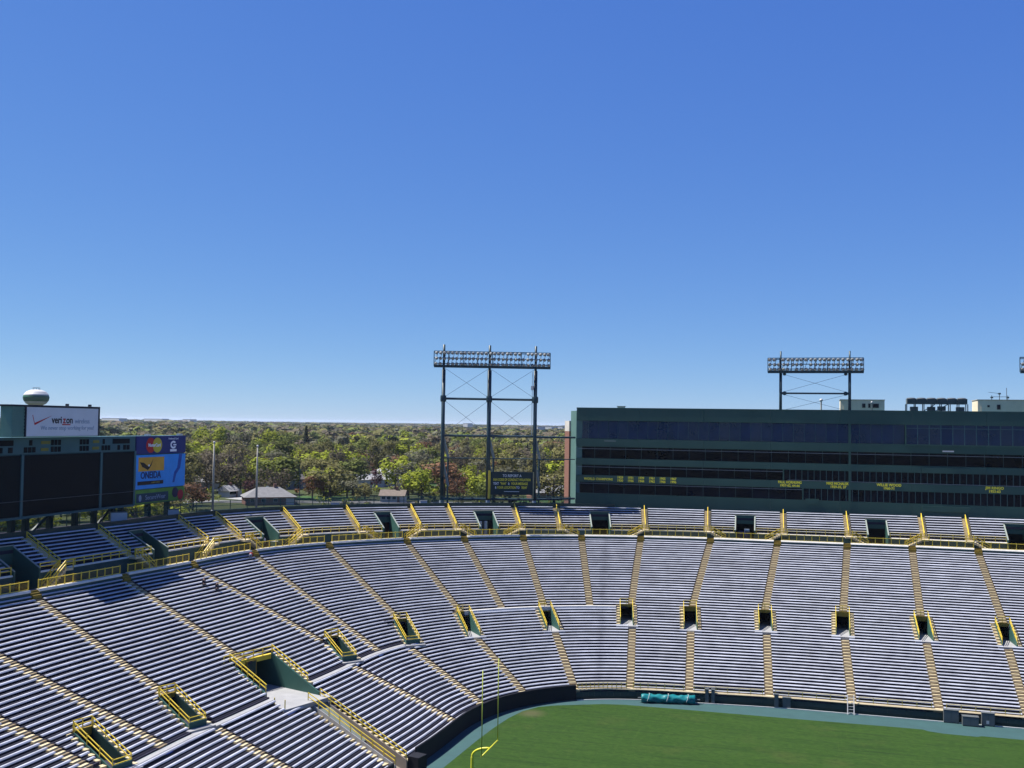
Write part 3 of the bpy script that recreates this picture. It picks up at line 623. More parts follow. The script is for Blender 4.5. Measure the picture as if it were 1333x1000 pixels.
# low square drain cover and pylon line near the bottom of the frame
# ------------------------------------------------------------------ concourse, parapet, rails
mb = MB(); offband(mb, UMIN, UMAX, [(0.36, 18.3), (0.36, 19.1), (3.1, 19.1), (3.1, 18.3)]); tag(mb.build('concourse', conc_light), kind='structure')
gaps = [A[0] for A in UA]
pe = [UMIN] + gaps + [UMAX]
nP = len(pe) - 1
for k in range(nP):
    a = pe[k] + (AH / metric(pe[k], 1) if k else 0); b = pe[k + 1] - (AH / metric(pe[k + 1], 1) if k < nP - 1 else 0)
    root = empty('parapet', 'teal parapet with pale coping behind the last bowl row, %s from the right edge' % ORD[nP - k], 'parapet', off((a + b) / 2, 0, ZT - .3), 'concourse parapets')
    offband(MB(), a, b, [(-.12, ZT - .5), (-.12, 19.45), (.35, 19.45), (.35, ZT - .5)]).build('wall', fascia_m, root)
    offband(MB(), a, b, [(-.22, 19.38), (-.22, 19.46), (-.10, 19.66), (.37, 19.66), (.37, 19.38)]).build('coping', coping_m, root)
    rail = empty('concourse_rail', 'yellow mesh railing along the concourse edge, %s from the right edge' % ORD[nP - k], 'railing', off((a + b) / 2, .1, 19.62), 'yellow concourse railings')
    a2, b2 = a + .1, b - .1
    offband(MB(), a2, b2, [(.08, 20.60), (.08, 20.70), (.18, 20.70), (.18, 20.60)]).build('top_rail', yellow, rail)
    offband(MB(), a2, b2, [(.09, 19.72), (.09, 19.79), (.17, 19.79), (.17, 19.72)]).build('bottom_rail', yellow, rail)
    mb = MB()
    for z in (19.95, 20.1, 20.25, 20.4): offband(mb, a2, b2, [(.115, z), (.115, z + .035), (.145, z + .035), (.145, z)], 4)
    mb.build('infill_bars', yellow_d, rail)
    n = max(2, int((b2 - a2) / 1.25))
    for i in range(n + 1):
        u = a2 + (b2 - a2) * i / n; p = off(u, .13, 0); q = nrm(u); t = Vector((q[1], -q[0], 0)) * .05; q = Vector((q[0], q[1], 0)) * .05
        mb = MB(); mb.hexa([Vector((c.x, c.y, z)) for z in (19.62, 20.76) for c in (p - t - q, p + t - q, p + t + q, p - t + q)]); mb.build('post', yellow, rail)

# ------------------------------------------------------------------ top tier above the concourse
NT = 9; TD = 5.75
TPORT = [(62.0, 2.0), (85.4, 1.6), (109.5, 1.6), (131.4, 1.5), (149.2, 1.75), (169.2, 1.8), (194.5, 1.8), (217.2, 1.8), (239.5, 1.8)]   # u centre, half width
TS = [(67.6, -1), (79.8, 1), (96.9, -1), (104.0, 1), (115.3, -1), (125.8, 1), (136.9, -1), (143.4, 1), (154.9, -1), (162.0, 1), (177.1, -1), (188.0, 1), (201.2, -1), (212.3, 1), (224.7, -1), (231.8, 1)]
TH = 0.62
def TZ(u, i): return zE(u) + 0.05 + (zD(u) - zE(u)) * i / NT
TRN = 0
te = [UMIN] + [t[0] for t in TS] + [UMAX]; nT = len(te) - 1
for k in range(nT):
    a = te[k] + (TH if k else 0); b = te[k + 1] - (TH if k < nT - 1 else 0)
    root = empty('bench_block', 'top tier block of silver benches under the rim, %s from the right edge' % ORD[nT - k], 'bench block', off((a + b) / 2, 3, zE(a)), 'top tier bench blocks')
    ter = MB()
    for i in range(NT):
        o0, o1 = 3 + TD * i / NT, 3 + TD * (i + 1) / NT
        L = [(c - h, c + h) for c, h in TPORT] if i < 6 else []
        for s, e in subtract(a, b, L):
            if e - s < .6: continue
            us = urange(s, e, 3); n = len(us); vs = []
            for u in us: z = TZ(u, i); vs += [off(u, o0, TZ(u, i - 1) - .05 if i else z - .1), off(u, o0, z), off(u, o1, z), off(u, o1, z - .4)]
            ter.add(vs, [(q * 4 + j, (q + 1) * 4 + j, (q + 1) * 4 + j + 1, q * 4 + j + 1) for q in range(n - 1) for j in (0, 1)] + [(0, 1, 2, 3), tuple((n - 1) * 4 + j for j in (3, 2, 1, 0))])
            bm = MB(); oc = o0 + .45
            bm.sweep([off(u, oc, TZ(u, i)) for u in us], [nrm(u) for u in us], PROF); bm.build('bench', alu, root)
    # the last row's tread runs back to the rim
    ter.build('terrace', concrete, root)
    for s, e in subtract(a - (TH if k else 0), b + (TH if k < nT - 1 else 0), [(c - h, c + h) for c, h in TPORT]):
        if e - s < .3: continue
        offband(MB(), s, e, [(2.75, lambda u: 18.6), (2.75, lambda u: zE(u) - .22), (3.0, lambda u: zE(u) - .22), (3.0, lambda u: 18.6)]).build('fascia', fascia_m, root)
        offband(MB(), s, e, [(2.70, lambda u: zE(u) - .218), (2.70, lambda u: zE(u) - .15), (2.78, lambda u: zE(u) - .02), (3.02, lambda u: zE(u) - .02), (3.02, lambda u: zE(u) - .218)]).build('fascia_coping', coping_m, root)
    for s, e in subtract(a, b, [(c - h - .1, c + h + .1) for c, h in TPORT]):
        if e - s < 1.2: continue
        TRN += 1
        rail = empty('tier_rail', 'yellow top tier front railing, %s piece from the left' % ORD[TRN], 'railing', off((s + e) / 2, 2.85, zE(s)), 'yellow top tier railings')
        for h, nme in ((.82, 'top_rail'), (.42, 'mid_rail')): offband(MB(), s, e, [(2.83, lambda u: zE(u) + h), (2.83, lambda u: zE(u) + h + .09), (2.92, lambda u: zE(u) + h + .09), (2.92, lambda u: zE(u) + h)]).build(nme, yellow, rail)
        n = max(1, int((e - s) / 1.5))
        for i in range(n + 1):
            u = s + .05 + (e - s - .1) * i / n; p = off(u, 2.875, zE(u)); MB().box(p.x - .045, p.x + .045, p.y - .045, p.y + .045, p.z - .02, p.z + .9).build('post', yellow, rail)
# tier stairs with centre rail and the side flight down to the concourse
nS = len(TS)
for k, (u, sd_) in enumerate(TS):
    root = empty('tier_stairs', 'yellow top tier stairs with side flight to the concourse, %s from the right' % ORD[nS - k], 'stairs', off(u, 3, 19.1), 'yellow top tier stairs')
    d = nrm(u); d3 = Vector((d[0], d[1], 0)); l = Vector((d3.y, -d3.x, 0))
    for i in range(NT):
        o0, o1 = 3 + TD * i / NT - .02, 3 + TD * (i + 1) / NT + .02; z = TZ(u, i); pm = (o0 + o1) / 2
        mb = MB()
        for q0, q1, zz in ((o0, o1, z + .03), (pm, o1, z + .19)):
            p, q = off(u, q0, 0), off(u, q1, 0); ll = l * (TH - .01)
            mb.hexa([Vector((c.x, c.y, zb)) for zb in (z - .4, zz) for c in (p + ll, p - ll, q - ll, q + ll)])
        mb.build('step', step_m, root)
    mb = MB(); c0 = off(u, 3.1, TZ(u, 0)); c1 = off(u, 3 + TD - .2, TZ(u, NT - 1))
    for h in (.95, .5): mb.bar(c0 + Vector((0, 0, h)), c1 + Vector((0, 0, h)), .11)
    for q in range(4): p = c0.lerp(c1, q / 3); mb.bar(p, p + Vector((0, 0, 1.0)), .1)
    mb.build('centre_rail', yellow, root)
    # side flight
    zt_, zb_ = zE(u), 19.1; n = 7; ln = 2.6
    fl = MB()
    base = off(u, 1.75, 0) + l * (sd_ * .62)
    mb = MB(); p = off(u, 1.6, 0); q = off(u, 2.72, 0)
    mb.hexa([Vector((c.x, c.y, z)) for z in (zt_ - .3, zt_ - .02) for c in (p - l * .62, p + l * .62, q + l * .62, q - l * .62)]); mb.build('landing', step_m, root)
    for i in range(n):
        z = zt_ + (zb_ - zt_) * (i + 1) / (n + 1); p0 = off(u, 1.6, 0) + l * sd_ * (.62 + ln * i / n); p1 = off(u, 2.7, 0) + l * sd_ * (.62 + ln * i / n); e = l * sd_ * (ln / n)
        mb = MB(); mb.hexa([Vector((c.x, c.y, zz)) for zz in (z - .35, z) for c in (p0, p0 + e, p1 + e, p1)]); mb.build('step', step_m, root)
    for o_ in (1.62, 2.68):
        mb = MB(); p = off(u, o_, 0) + l * sd_ * .62; q = off(u, o_, 0) + l * sd_ * (.62 + ln)
        for h in (.95, .5): mb.bar((p.x, p.y, zt_ + h), (q.x, q.y, zb_ + h), .1)
        for f in (0, .5, 1): c = p.lerp(q, f); z = zt_ + (zb_ - zt_) * f; mb.bar((c.x, c.y, z), (c.x, c.y, z + 1), .1)
        mb.build('side_rail', yellow, root)
    mb = MB(); p = off(u, 1.62, 0)
    for h in (.95, .5): mb.bar((p.x - l.x * .6, p.y - l.y * .6, zt_ + h), (p.x + l.x * .6, p.y + l.y * .6, zt_ + h), .09)
    for s in (-.6, .6): mb.bar((p.x + l.x * s, p.y + l.y * s, zt_ - .02), (p.x + l.x * s, p.y + l.y * s, zt_ + 1), .1)
    mb.build('landing_rail', yellow, root)
# tier portals: doorways with pale side walls
nQ = len(TPORT)
frame_m = mat('portal_frame_paint', (.32, .36, .31), .6, var=.1)
for k, (u, h) in enumerate(TPORT):
    root = empty('tier_portal', 'green doorway through the top tier onto the concourse, %s from the right' % ORD[nQ - k], 'portal', off(u, 2.7, 19.1), 'doorways of the top tier')
    zt6 = TZ(u, 6)
    for s in (-1, 1):
        mb = MB(); a0, a1 = u + s * h, u + s * (h - .22)
        pa = [off(a0, 2.6, 0), off(a1, 2.6, 0), off(a1, 7.0, 0), off(a0, 7.0, 0)]
        zz = (zE(u) + .35, zE(u) + .35, zt6 + .35, zt6 + .35)
        mb.hexa([Vector((c.x, c.y, 19.0)) for c in pa] + [Vector((c.x, c.y, z)) for c, z in zip(pa, zz)]); mb.build('side_wall', green_w, root)
        mb = MB(); mb.hexa([Vector((c.x, c.y, z + .001)) for c, z in zip(pa, zz)] + [Vector((c.x, c.y, z + .09)) for c, z in zip(pa, zz)]); mb.build('wall_cap', frame_m, root)
    offband(MB(), u - h + .22, u + h - .22, [(6.9, 21.7), (6.9, zt6 + .45), (7.1, zt6 + .45), (7.1, 21.7)]).build('lintel', green_w, root)
    offband(MB(), u - h, u + h, [(6.85, zt6 + .45), (6.85, zt6 + .55), (7.1, zt6 + .55), (7.1, zt6 + .45)]).build('lintel_cap', frame_m, root)
    offband(MB(), u - h + .22, u + h - .22, [(8.9, 19.0), (8.9, 22.2), (9.1, 22.2), (9.1, 19.0)]).build('back_wall', black_in if k not in (3, 4) else mat('grey_back_wall', (.12, .13, .13), .8), root)  # plain grey back wall in two doorways, near-black in the others
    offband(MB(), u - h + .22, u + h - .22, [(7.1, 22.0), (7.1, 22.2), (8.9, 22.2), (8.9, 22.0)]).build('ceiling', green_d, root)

# things kept in the doorways
root = empty('cable_drums', 'blue wrapped bundle standing in a top tier doorway below the suites', 'bundle', off(194.2, 6.2, 19.1))
for s, z in ((-.6, 0), (.6, 0)):
    p = off(194.2 + s, 6.2, 19.1); MB().lathe([(0, 0), (.5, 0), (.55, .1), (.53, 1.2), (.5, 1.35), (0, 1.35)], p, 14).build('drum', mat('blue_wrap', (.02, .035, .16), .5, var=.2, scale=2), root)
p = off(194.8, 5.9, 19.1); MB().box(p.x - .45, p.x + .45, p.y - .3, p.y + .3, p.z + 1.36, p.z + 1.75).build('lid', mat('pale_blue_wrap', (.25, .33, .45), .5), root)
for uu, n in ((131.4, 1), (149.2, 2)):
    for i in range(n):
        p = off(uu - .6 + i * .95, 6.6, 19.1); root = empty('white_pipe', ('white upright duct in the doorway left of the big light tower' if uu < 140 else ['left white upright duct in the doorway under the light tower', 'right white upright duct in the doorway under the light tower'][i]), 'duct', p, 'white ducts in doorways')
        MB().lathe([(0, 0), (.38, 0), (.36, .1), (.34, 2.3), (.36, 2.4), (0, 2.45)], p, 14).build('duct_body', white, root, smooth=True)
        MB().lathe([(.36, .9), (.40, .92), (.40, 1.0), (.36, 1.02)], p, 14).build('duct_band', grey_box, root)

# ------------------------------------------------------------------ rim wall, deck and fence
RIM_END = 163.2
root = empty('rim_wall', 'dark green rim wall behind the top row of benches', 'wall', off(130, 9, 24))
offband(MB(), UMIN, 172, [(8.78, lambda u: zD(u) - 1.0), (8.78, lambda u: zD(u) + .72), (9.0, lambda u: zD(u) + .72), (9.0, lambda u: zD(u) - 1.0)]).build('wall', green_d, root)
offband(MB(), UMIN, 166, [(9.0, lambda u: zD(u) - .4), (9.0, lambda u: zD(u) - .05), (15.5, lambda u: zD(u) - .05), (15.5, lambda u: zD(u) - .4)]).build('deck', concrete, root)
offband(MB(), UMIN, 166, [(15.2, ZG - 1), (15.2, lambda u: zD(u) - .4), (15.5, lambda u: zD(u) - .4), (15.5, ZG - 1)], 6).build('outer_wall', brick_m, root)
root = empty('rim_fence', 'green chain mesh fence along the top of the rim', 'fence', off(120, 15.2, 24.3))
for h in (.05, .75, 1.45): offband(MB(), UMIN, 165, [(15.1, lambda u: zD(u) + h), (15.1, lambda u: zD(u) + h + .07), (15.2, lambda u: zD(u) + h + .07), (15.2, lambda u: zD(u) + h)]).build('rail', green_w, root)
us = urange(UMIN, 165, 3); mb = MB(); vs = []
for u in us: vs += [off(u, 15.15, zD(u) + .05), off(u, 15.15, zD(u) + 1.5)]
mb.add(vs, [(2 * i, 2 * i + 2, 2 * i + 3, 2 * i + 1) for i in range(len(us) - 1)]); mb.build('mesh_panel', mesh_t, root)
for u in urange(UMIN, 165, 2.5): p = off(u, 15.15, zD(u)); MB().box(p.x - .05, p.x + .05, p.y - .05, p.y + .05, p.z - .1, p.z + 1.6).build('post', green_w, root)
# pale boxes that stand on the rim deck
for u, o_, ww, hh, lab in ((100.5, 13.2, 1.6, 1.0, 'pale grey box on the rim deck beside the left flagpole'), (140.3, 12.5, 1.3, .9, 'small white box on the rim deck left of the light tower'), (88.5, 12.5, 2.2, 1.5, 'white crate on the rim deck under the sponsor panels'), (125.5, 12.6, 1.5, .8, 'white box on the rim deck between flagpole and light tower')):
    p = off(u, o_, zD(u) - .05); r = empty('deck_box', lab, 'box', p, rz=R(random.uniform(20, 60)))
    MB().box(-ww / 2, ww / 2, -.5, .5, .1, hh).build('body', white, r, world=False); MB().box(-ww / 2 - .05, ww / 2 + .05, -.55, .55, hh + .001, hh + .07).build('lid', grey_box, r, world=False); MB().box(-ww / 2 + .1, ww / 2 - .1, -.4, .4, 0, .1).build('base', grey_box, r, world=False)
# flagpoles
for u, o_, h, lab in ((107.4, 14.2, 11.2, 'left white flagpole rising behind the rim fence'), (113.6, 13.6, 10.6, 'right white flagpole rising behind the rim fence')):
    p = off(u, o_, zD(u)); r = empty('flagpole', lab, 'flagpole', p, 'flagpoles on the rim')
    MB().tube([p, p + Vector((0, 0, h * .6)), p + Vector((0, 0, h))], [.2, .17, .11], 10).build('pole', curb_m, r, smooth=True)
    MB().lathe([(0.01, -.2), (.17, -.1), (.2, 0), (.14, .14), (.01, .19)], p + Vector((0, 0, h + .15)), 10).build('finial', white, r, smooth=True)
    MB().lathe([(.4, -.05), (.4, .1), (.22, .25), (.2, .3)], p, 12).build('base_collar', grey_box, r)

# ------------------------------------------------------------------ scoreboard (faces +X)
SX = -95.0
root = empty('scoreboard', 'big dark scoreboard with sponsor panels above the left end stand', 'scoreboard', (SX - 1.5, 116, 24))
MB().box(SX - 3, SX - .3, 88.0, 144.4, 26.6, 36.9).build('cabinet', board_m, root)
hb = MB(); hb.box(SX - .3, SX - .05, 88.0, 131.5, 34.75, 36.9); header = hb.build('header_panel', board_m, root)
def spanel(name, y0, y1, z0, z1, m, parent, x0=SX - .28, x1=SX - .04): return MB().box(x0, x1, y0, y1, z0, z1).build(name, m, parent)
scr = spanel('video_screen', 108.9, 123.6, 26.9, 34.6, screen_m, root)
spanel('matrix_panel', 124.2, 131.3, 26.9, 34.6, mat('dark_matrix', (.003, .008, .011), .6, var=.3, scale=.5, spec=.1), root)
spanel('matrix_panel', 88.3, 108.3, 26.9, 34.6, MATS['dark_matrix'], root)
for y in (108.6, 123.9, 131.5): spanel('divider', y - .22, y + .22, 26.75, 34.74, board_m, root, SX - .29, SX + .03)
MB().box(SX - .3, SX + .06, 88, 131.5, 26.55, 26.85).build('bottom_trim', board_m, root)
MB().tube([(SX + .1, 88, 28.9), (SX + .1, 131.4, 28.75)], .04, 5).build('stay_cable', grey_box, root)
# number windows of the header
for z0, z1, L in ((35.85, 36.55, [(100.0, 107.0, 0), (109.6, 110.3, 1), (111.8, 113.5, 2), (113.6, 115.6, 3), (119.2, 121.2, 3), (122.0, 123.3, 2), (124.0, 124.6, 1), (126.2, 130.2, 0)]),
                  (34.95, 35.65, [(103.2, 105.2, 4), (106.0, 106.9, 0), (108.7, 110.9, 3), (111.8, 113.2, 2), (113.6, 115.6, 3), (119.2, 121.2, 3), (121.9, 123.3, 2), (123.8, 125.8, 3), (127.3, 128.0, 0), (128.6, 130.2, 4)])):
    for y0, y1, kd in L:
        if kd == 2: spanel('caption_plate', y0, y1, z0 + .15, z1 - .15, mat('dim_yellow_caption', (.16, .15, .02), .6), header, SX - .05, SX - .01)
        else:
            n = {0: 1, 1: 1, 3: 3, 4: 2}[kd]
            for i in range(n): spanel('digit_window', y0 + (y1 - y0) * i / n + .07, y0 + (y1 - y0) * (i + 1) / n - .07, z0, z1, screen_m, header, SX - .05, SX - .01)
RB = (R(90), 0, R(90))
def stext(s, y, z, size, m, parent, x=SX + .0, **kw): return text(s, size, m, parent, (x, y, z), RB, **kw)
def disc(mb, y, z, r, x, ry=None, n=24):
    return mb.add([(x + .03, y + r * math.cos(2 * math.pi * k / n), z + (ry or r) * math.sin(2 * math.pi * k / n)) for k in range(n)] + [(x, y + r * math.cos(2 * math.pi * k / n), z + (ry or r) * math.sin(2 * math.pi * k / n)) for k in range(n)], [tuple(range(n))] + [(k, n + k, n + (k + 1) % n, (k + 1) % n) for k in range(n)])
# sponsor panels on the right wing
p1 = spanel('sponsor_panel', 131.75, 144.35, 34.2, 36.9, mat('navy_print', (.012, .018, .13), .5, var=.05), root, SX - .28, SX + .0)
disc(MB(), 135.2, 35.5, 1.15, SX + .005).build('logo_disc', mat('red_print', (.42, .015, .015), .5, var=.04), p1)
disc(MB(), 136.8, 35.5, 1.15, SX + .05).build('logo_disc', mat('ochre_print', (.50, .40, .03), .5, var=.04), p1)
stext('MasterCard', 136.0, 35.5, .72, text_w, p1, x=SX + .11, sx=.9, bold=.015)
stext('Preferred Card', 141.0, 36.45, .42, text_w, p1, x=SX + .02)
mb = MB(); n = 22
for sgn in (1,):
    vs = []; 
    for k in range(n + 1):
        a = R(40 + 290 * k / n)
        vs += [(SX + .03, 141 + .80 * math.cos(a), 35.5 + .62 * math.sin(a)), (SX + .03, 141 + .46 * math.cos(a), 35.5 + .32 * math.sin(a))]
    mb.add(vs, [(2 * k, 2 * k + 1, 2 * k + 3, 2 * k + 2) for k in range(n)])
mb.box(SX + .01, SX + .03, 141.0, 141.8, 35.38, 35.6); mb.build('letter_emblem', text_w, p1)
spanel('tag_plate', 140.2, 141.9, 34.45, 34.8, text_w, p1, SX + .0, SX + .02)
p2 = spanel('sponsor_panel', 131.75, 144.35, 28.95, 34.05, mat('sky_blue_print', (.03, .25, .66), .45, var=.12, scale=.4), root, SX - .28, SX + .0)
p2a = spanel('eagle_panel', 132.3, 138.7, 31.6, 33.7, mat('orange_print', (.58, .30, .03), .5, var=.15, scale=.5), p2, SX + .0, SX + .02)
mb = MB()
mb.add([(SX + .03, y, z) for y, z in ((132.6, 33.0), (133.6, 32.9), (134.7, 32.3), (135.3, 32.6), (135.9, 33.5), (135.5, 32.5), (135.0, 32.0), (134.6, 31.75), (134.0, 32.0), (133.2, 32.3))], [tuple(range(10))]); mb.build('bird_mark', mat('dark_print', (.02, .008, .01), .5), p2)
disc(MB(), 134.85, 32.45, .16, SX + .03).build('bird_head', text_w, p2)
stext('ONEIDA', 135.4, 30.95, 1.45, mat('deep_navy_print', (.008, .012, .10), .5), p2, x=SX + .02, sx=.92, bold=.03)
p2b = spanel('name_bar', 132.2, 138.6, 29.55, 30.1, MATS['dark_print'], p2, SX + .0, SX + .02)
stext('* * * * * *', 136.6, 29.75, .5, mat('gold_print', (.5, .42, .1), .5), p2, x=SX + .03)
mb = MB(); mb.add([(SX + .02, y, z) for y, z in ((141.0, 29.6), (141.4, 31.2), (142.2, 31.9), (142.6, 34.0), (143.5, 34.0), (143.0, 31.8), (142.0, 30.9), (141.5, 29.6))], [tuple(range(8))]); mb.build('glove_mark', mat('mid_blue_print', (.02, .09, .42), .5, var=.2, scale=1), p2)
p3 = spanel('sponsor_panel', 131.75, 144.35, 26.75, 28.85, mat('green_print', (.09, .22, .03), .5, var=.2, scale=.6), root, SX - .28, SX + .0)
p3a = spanel('name_bar', 132.0, 140.0, 26.95, 28.3, mat('dark_teal_print', (.012, .04, .07), .5), p3, SX + .0, SX + .02)
stext('SecureWear', 136.7, 27.6, 1.0, mat('grey_print', (.26, .32, .40), .5), p3, x=SX + .03)
disc(MB(), 132.9, 27.6, .32, SX + .02, .5).build('seal_mark', MATS['grey_print'], p3)
disc(MB(), 141.8, 28.0, .8, SX + .01, .8).build('fruit_mark', mat('plum_print', (.02, .012, .05), .5), p3)
disc(MB(), 143.2, 27.6, .75, SX + .04, .8).build('fruit_mark', mat('berry_print', (.45, .015, .03), .5), p3)
# top billboard
bb = MB().box(SX - 2.2, SX - .5, 107.2, 123.4, 36.95, 41.0).build('billboard', mat('louvre_green', (.10, .20, .16), .6, var=.1), root)
for i in range(9): MB().box(SX - .5, SX - .40, 107.2, 109.3, 37.1 + i * .42, 37.1 + i * .42 + .3).build('louvre', MATS['louvre_green'], bb)
face = MB().box(SX - .5, SX - .3, 109.5, 123.2, 37.05, 40.75).build('billboard_face', mat('white_vinyl', (.60, .60, .60), .5, var=.04), bb)
MB().box(SX - 2.3, SX - .25, 107.0, 123.5, 40.8, 41.02).build('billboard_cap', mat('dark_trim', (.012, .015, .03), .5), bb)
MB().box(SX - .5, SX - .26, 123.2, 123.5, 37.0, 40.8).build('billboard_trim', MATS['dark_trim'], bb); MB().box(SX - .5, SX - .26, 109.3, 109.5, 37.0, 40.8).build('billboard_trim', MATS['dark_trim'], bb)
XF = SX - .29
mb = MB(); mb.add([(XF, y, z) for y, z in ((110.5, 39.75), (110.62, 39.75), (110.95, 38.75), (114.2, 39.75), (110.95, 38.45))], [(0, 1, 2, 4), (2, 3, 4)]); mb.build('check_mark', MATS['red_print'], face)
stext('veri', 115.0, 39.12, 1.3, MATS['dark_print'], face, x=XF, sx=.95, bold=.03)
stext('z', 116.42, 39.12, 1.3, MATS['red_print'], face, x=XF, sx=.95, bold=.03)
stext('on', 117.42, 39.12, 1.3, MATS['dark_print'], face, x=XF, sx=.95, bold=.03)
stext('wireless', 119.95, 39.0, .95, MATS['grey_print'], face, x=XF, sx=.95)
mb = MB(); mb.box(XF - .005, XF + .01, 116.0, 117.6, 38.48, 38.62); mb.build('underline', MATS['red_print'], face)
stext('We never stop working for you!', 117.2, 38.1, .78, MATS['grey_print'], face, x=XF)
for y in (117.0, 121.5): MB().box(SX - .6, SX - .2, y - .12, y + .12, 41.03, 41.3).build('billboard_lamp', MATS['dark_trim'], bb)
for y in (134.7, 143.0): MB().box(SX - .6, SX + .1, y - .35, y + .35, 36.95, 37.2).build('panel_lamp', white, root)
for y in (89, 97, 106.5, 109.5, 112, 116.5, 121.5, 125.5, 129.5, 131.5, 138, 143): MB().box(SX - 2.6, SX - 1.9, y - .32, y + .32, 23.6, 26.6).build('support_leg', green_d, root)
for y0, y1 in ((97, 106.5), (112, 116.5), (125.5, 129.5)): MB().bar((SX - 2.2, y0, 23.8), (SX - 2.2, y1, 26.5), .3).build('support_brace', green_d, root)

root.location += Vector((-1.0, 1.25, -0.02))      # stands a little behind the tier
bb.location += Vector((1.7, -2.1, 0.03))           # the billboard hangs out in front of the board

# ------------------------------------------------------------------ light towers
hood = MB()
hood.lathe([(.02, 0), (.30, .02), (.38, .18), (.40, .42), (.36, .5)], n=10); hood.cur = 1
hood.add([(.36 * math.cos(2 * math.pi * k / 10), .36 * math.sin(2 * math.pi * k / 10), .47) for k in range(10)], [tuple(range(10))]); hood.cur = 0
hood.add([(.4 * math.cos(a), .4 * math.sin(a), z) for z in (.42, .95) for a in np.linspace(R(10), R(170), 8)], [(i, i + 1, 9 + i, 8 + i) for i in range(7)])
hood.bar((0, 0, .05), (0, -.3, -.15), .12)
HOOD = hood.mesh('floodlight', [lamp_m, lamp_g])
def lamp_bank(root, a, b, z0, z1, face, rows=3, per=None):
    a = Vector(a); b = Vector(b); d = (b - a); L = d.length; d.normalize(); n = per or int(L / .8)
    mb = MB(); mb.bar(Vector((a.x, a.y, z0)), Vector((b.x, b.y, z0)), .55, .5); mb.build('catwalk', steel, root)
    for r in range(rows):
        z = z0 + .55 + (z1 - z0 - .7) * r / (rows - 1)
        MB().bar(Vector((a.x, a.y, z)) - face * .3, Vector((b.x, b.y, z)) - face * .3, .14).build('lamp_rail', steel, root)
        for i in range(n):
            if random.random() < .04: continue
            p = Vector((a.x, a.y, z)) + d * (L * (i + .5) / n)
            o = link('floodlight', HOOD, root); aim = (face + Vector((0, 0, -.45)) + d * random.uniform(-.35, .35)).normalized()
            q = aim.to_track_quat('Z', 'Y'); o.location = p; o.rotation_euler = q.to_euler(); o.scale = (.82,) * 3
    for i in range(9): p = a + d * (L * i / 8); MB().bar(Vector((p.x, p.y, z0)) - face * .35, Vector((p.x, p.y, z1 + .1)) - face * .35, .12).build('bank_upright', steel, root)
    MB().bar(Vector((a.x, a.y, z1 + .1)) - face * .35, Vector((b.x, b.y, z1 + .1)) - face * .35, .16).build('bank_top_rail', steel, root)
    ba = MB()
    for i in range(n): 
        p = a + d * (L * i / n); q = a + d * (L * (i + 1) / n); ba.bar(Vector((p.x, p.y, z0 + .2)) - face * .36, Vector((q.x, q.y, z1)) - face * .36, .09)
    ba.build('bank_lattice', lamp_m, root)
def wire(root, a, b, r=.035): MB().tube([a, b], r, 4).build('cross_cable', grey_box, root)
# tower on the rim, three legs
T1 = [Vector((-67.6, 188.0, 0)), Vector((-59.3, 191.0, 0)), Vector((-50.9, 194.0, 0))]
root = empty('light_tower', 'three legged floodlight tower standing on the rim left of the suites', 'light tower', (T1[1].x, T1[1].y, 24), 'stadium light towers')
zb_ = 23.9; ztop = 54.6
dT = (T1[2] - T1[0]).normalized(); fT = Vector((dT.y, -dT.x, 0))
for i, p in enumerate(T1):
    MB().tube([(p.x, p.y, zb_), (p.x, p.y, 49.8)], .36 if i != 1 else .40, 12).build('leg', steel, root, smooth=True)
    MB().tube([(p.x, p.y, 49.8), (p.x, p.y, ztop)], .24, 10).build('mast_head', steel, root, smooth=True)
    MB().lathe([(.9, 0), (.9, .15), (.5, .3), (.45, .9)], (p.x, p.y, zb_), 12).build('leg_base', steel_l, root)
    q = p - fT * 2.2
    MB().tube([(q.x + dT.x * 1.1, q.y + dT.y * 1.1, zb_), (q.x + dT.x * 1.1, q.y + dT.y * 1.1, 33.5)], .2, 8).build('rear_leg', steel, root)
    for za, zb2 in ((37.2, 32.6), (32.4, 27.3)): MB().bar((p.x, p.y, za), (q.x + dT.x * 1.2, q.y + dT.y * 1.2, zb2), .42, .25).build('access_stair', steel_l, root)
    MB().lathe([(.55, -.6), (.6, -.3), (.6, .3), (.55, .6)], (p.x, p.y, 44.2), 10).build('joint_collar', steel, root)
for i in (0, 1):
    a, b = T1[i], T1[i + 1]
    for z, r in ((44.2, .22), (37.1, .22), (32.8, .10), (25.0, .25)): MB().tube([(a.x, a.y, z), (b.x, b.y, z)], r, 8).build('cross_beam', steel, root)
    for z0, z1 in ((44.4, 50.2), (37.3, 44.0)):
        wire(root, (a.x, a.y, z0), (b.x, b.y, z1)); wire(root, (a.x, a.y, z1), (b.x, b.y, z0))
for z, r in ((37.0, .2), (32.7, .10), (25.0, .22)): MB().tube([(T1[2].x, T1[2].y, z), (-44.4, 200.6, z)], r, 8).build('tie_beam', steel, root)
lamp_bank(root, T1[0] - dT * 1.9 + fT * .5, T1[2] + dT * 2.8 + fT * .5, 50.4, 53.2, fT)
pbx = T1[2] - dT * .55; MB().box(pbx.x - .25, pbx.x + .25, pbx.y - .25, pbx.y + .25, 46.1, 46.9).build('junction_box', white, root)
MB().tube([(T1[2].x - .55, T1[2].y - .3, 37.3), (T1[2].x - .55, T1[2].y - .3, 49.6)], .06, 5).build('conduit', steel_l, root)
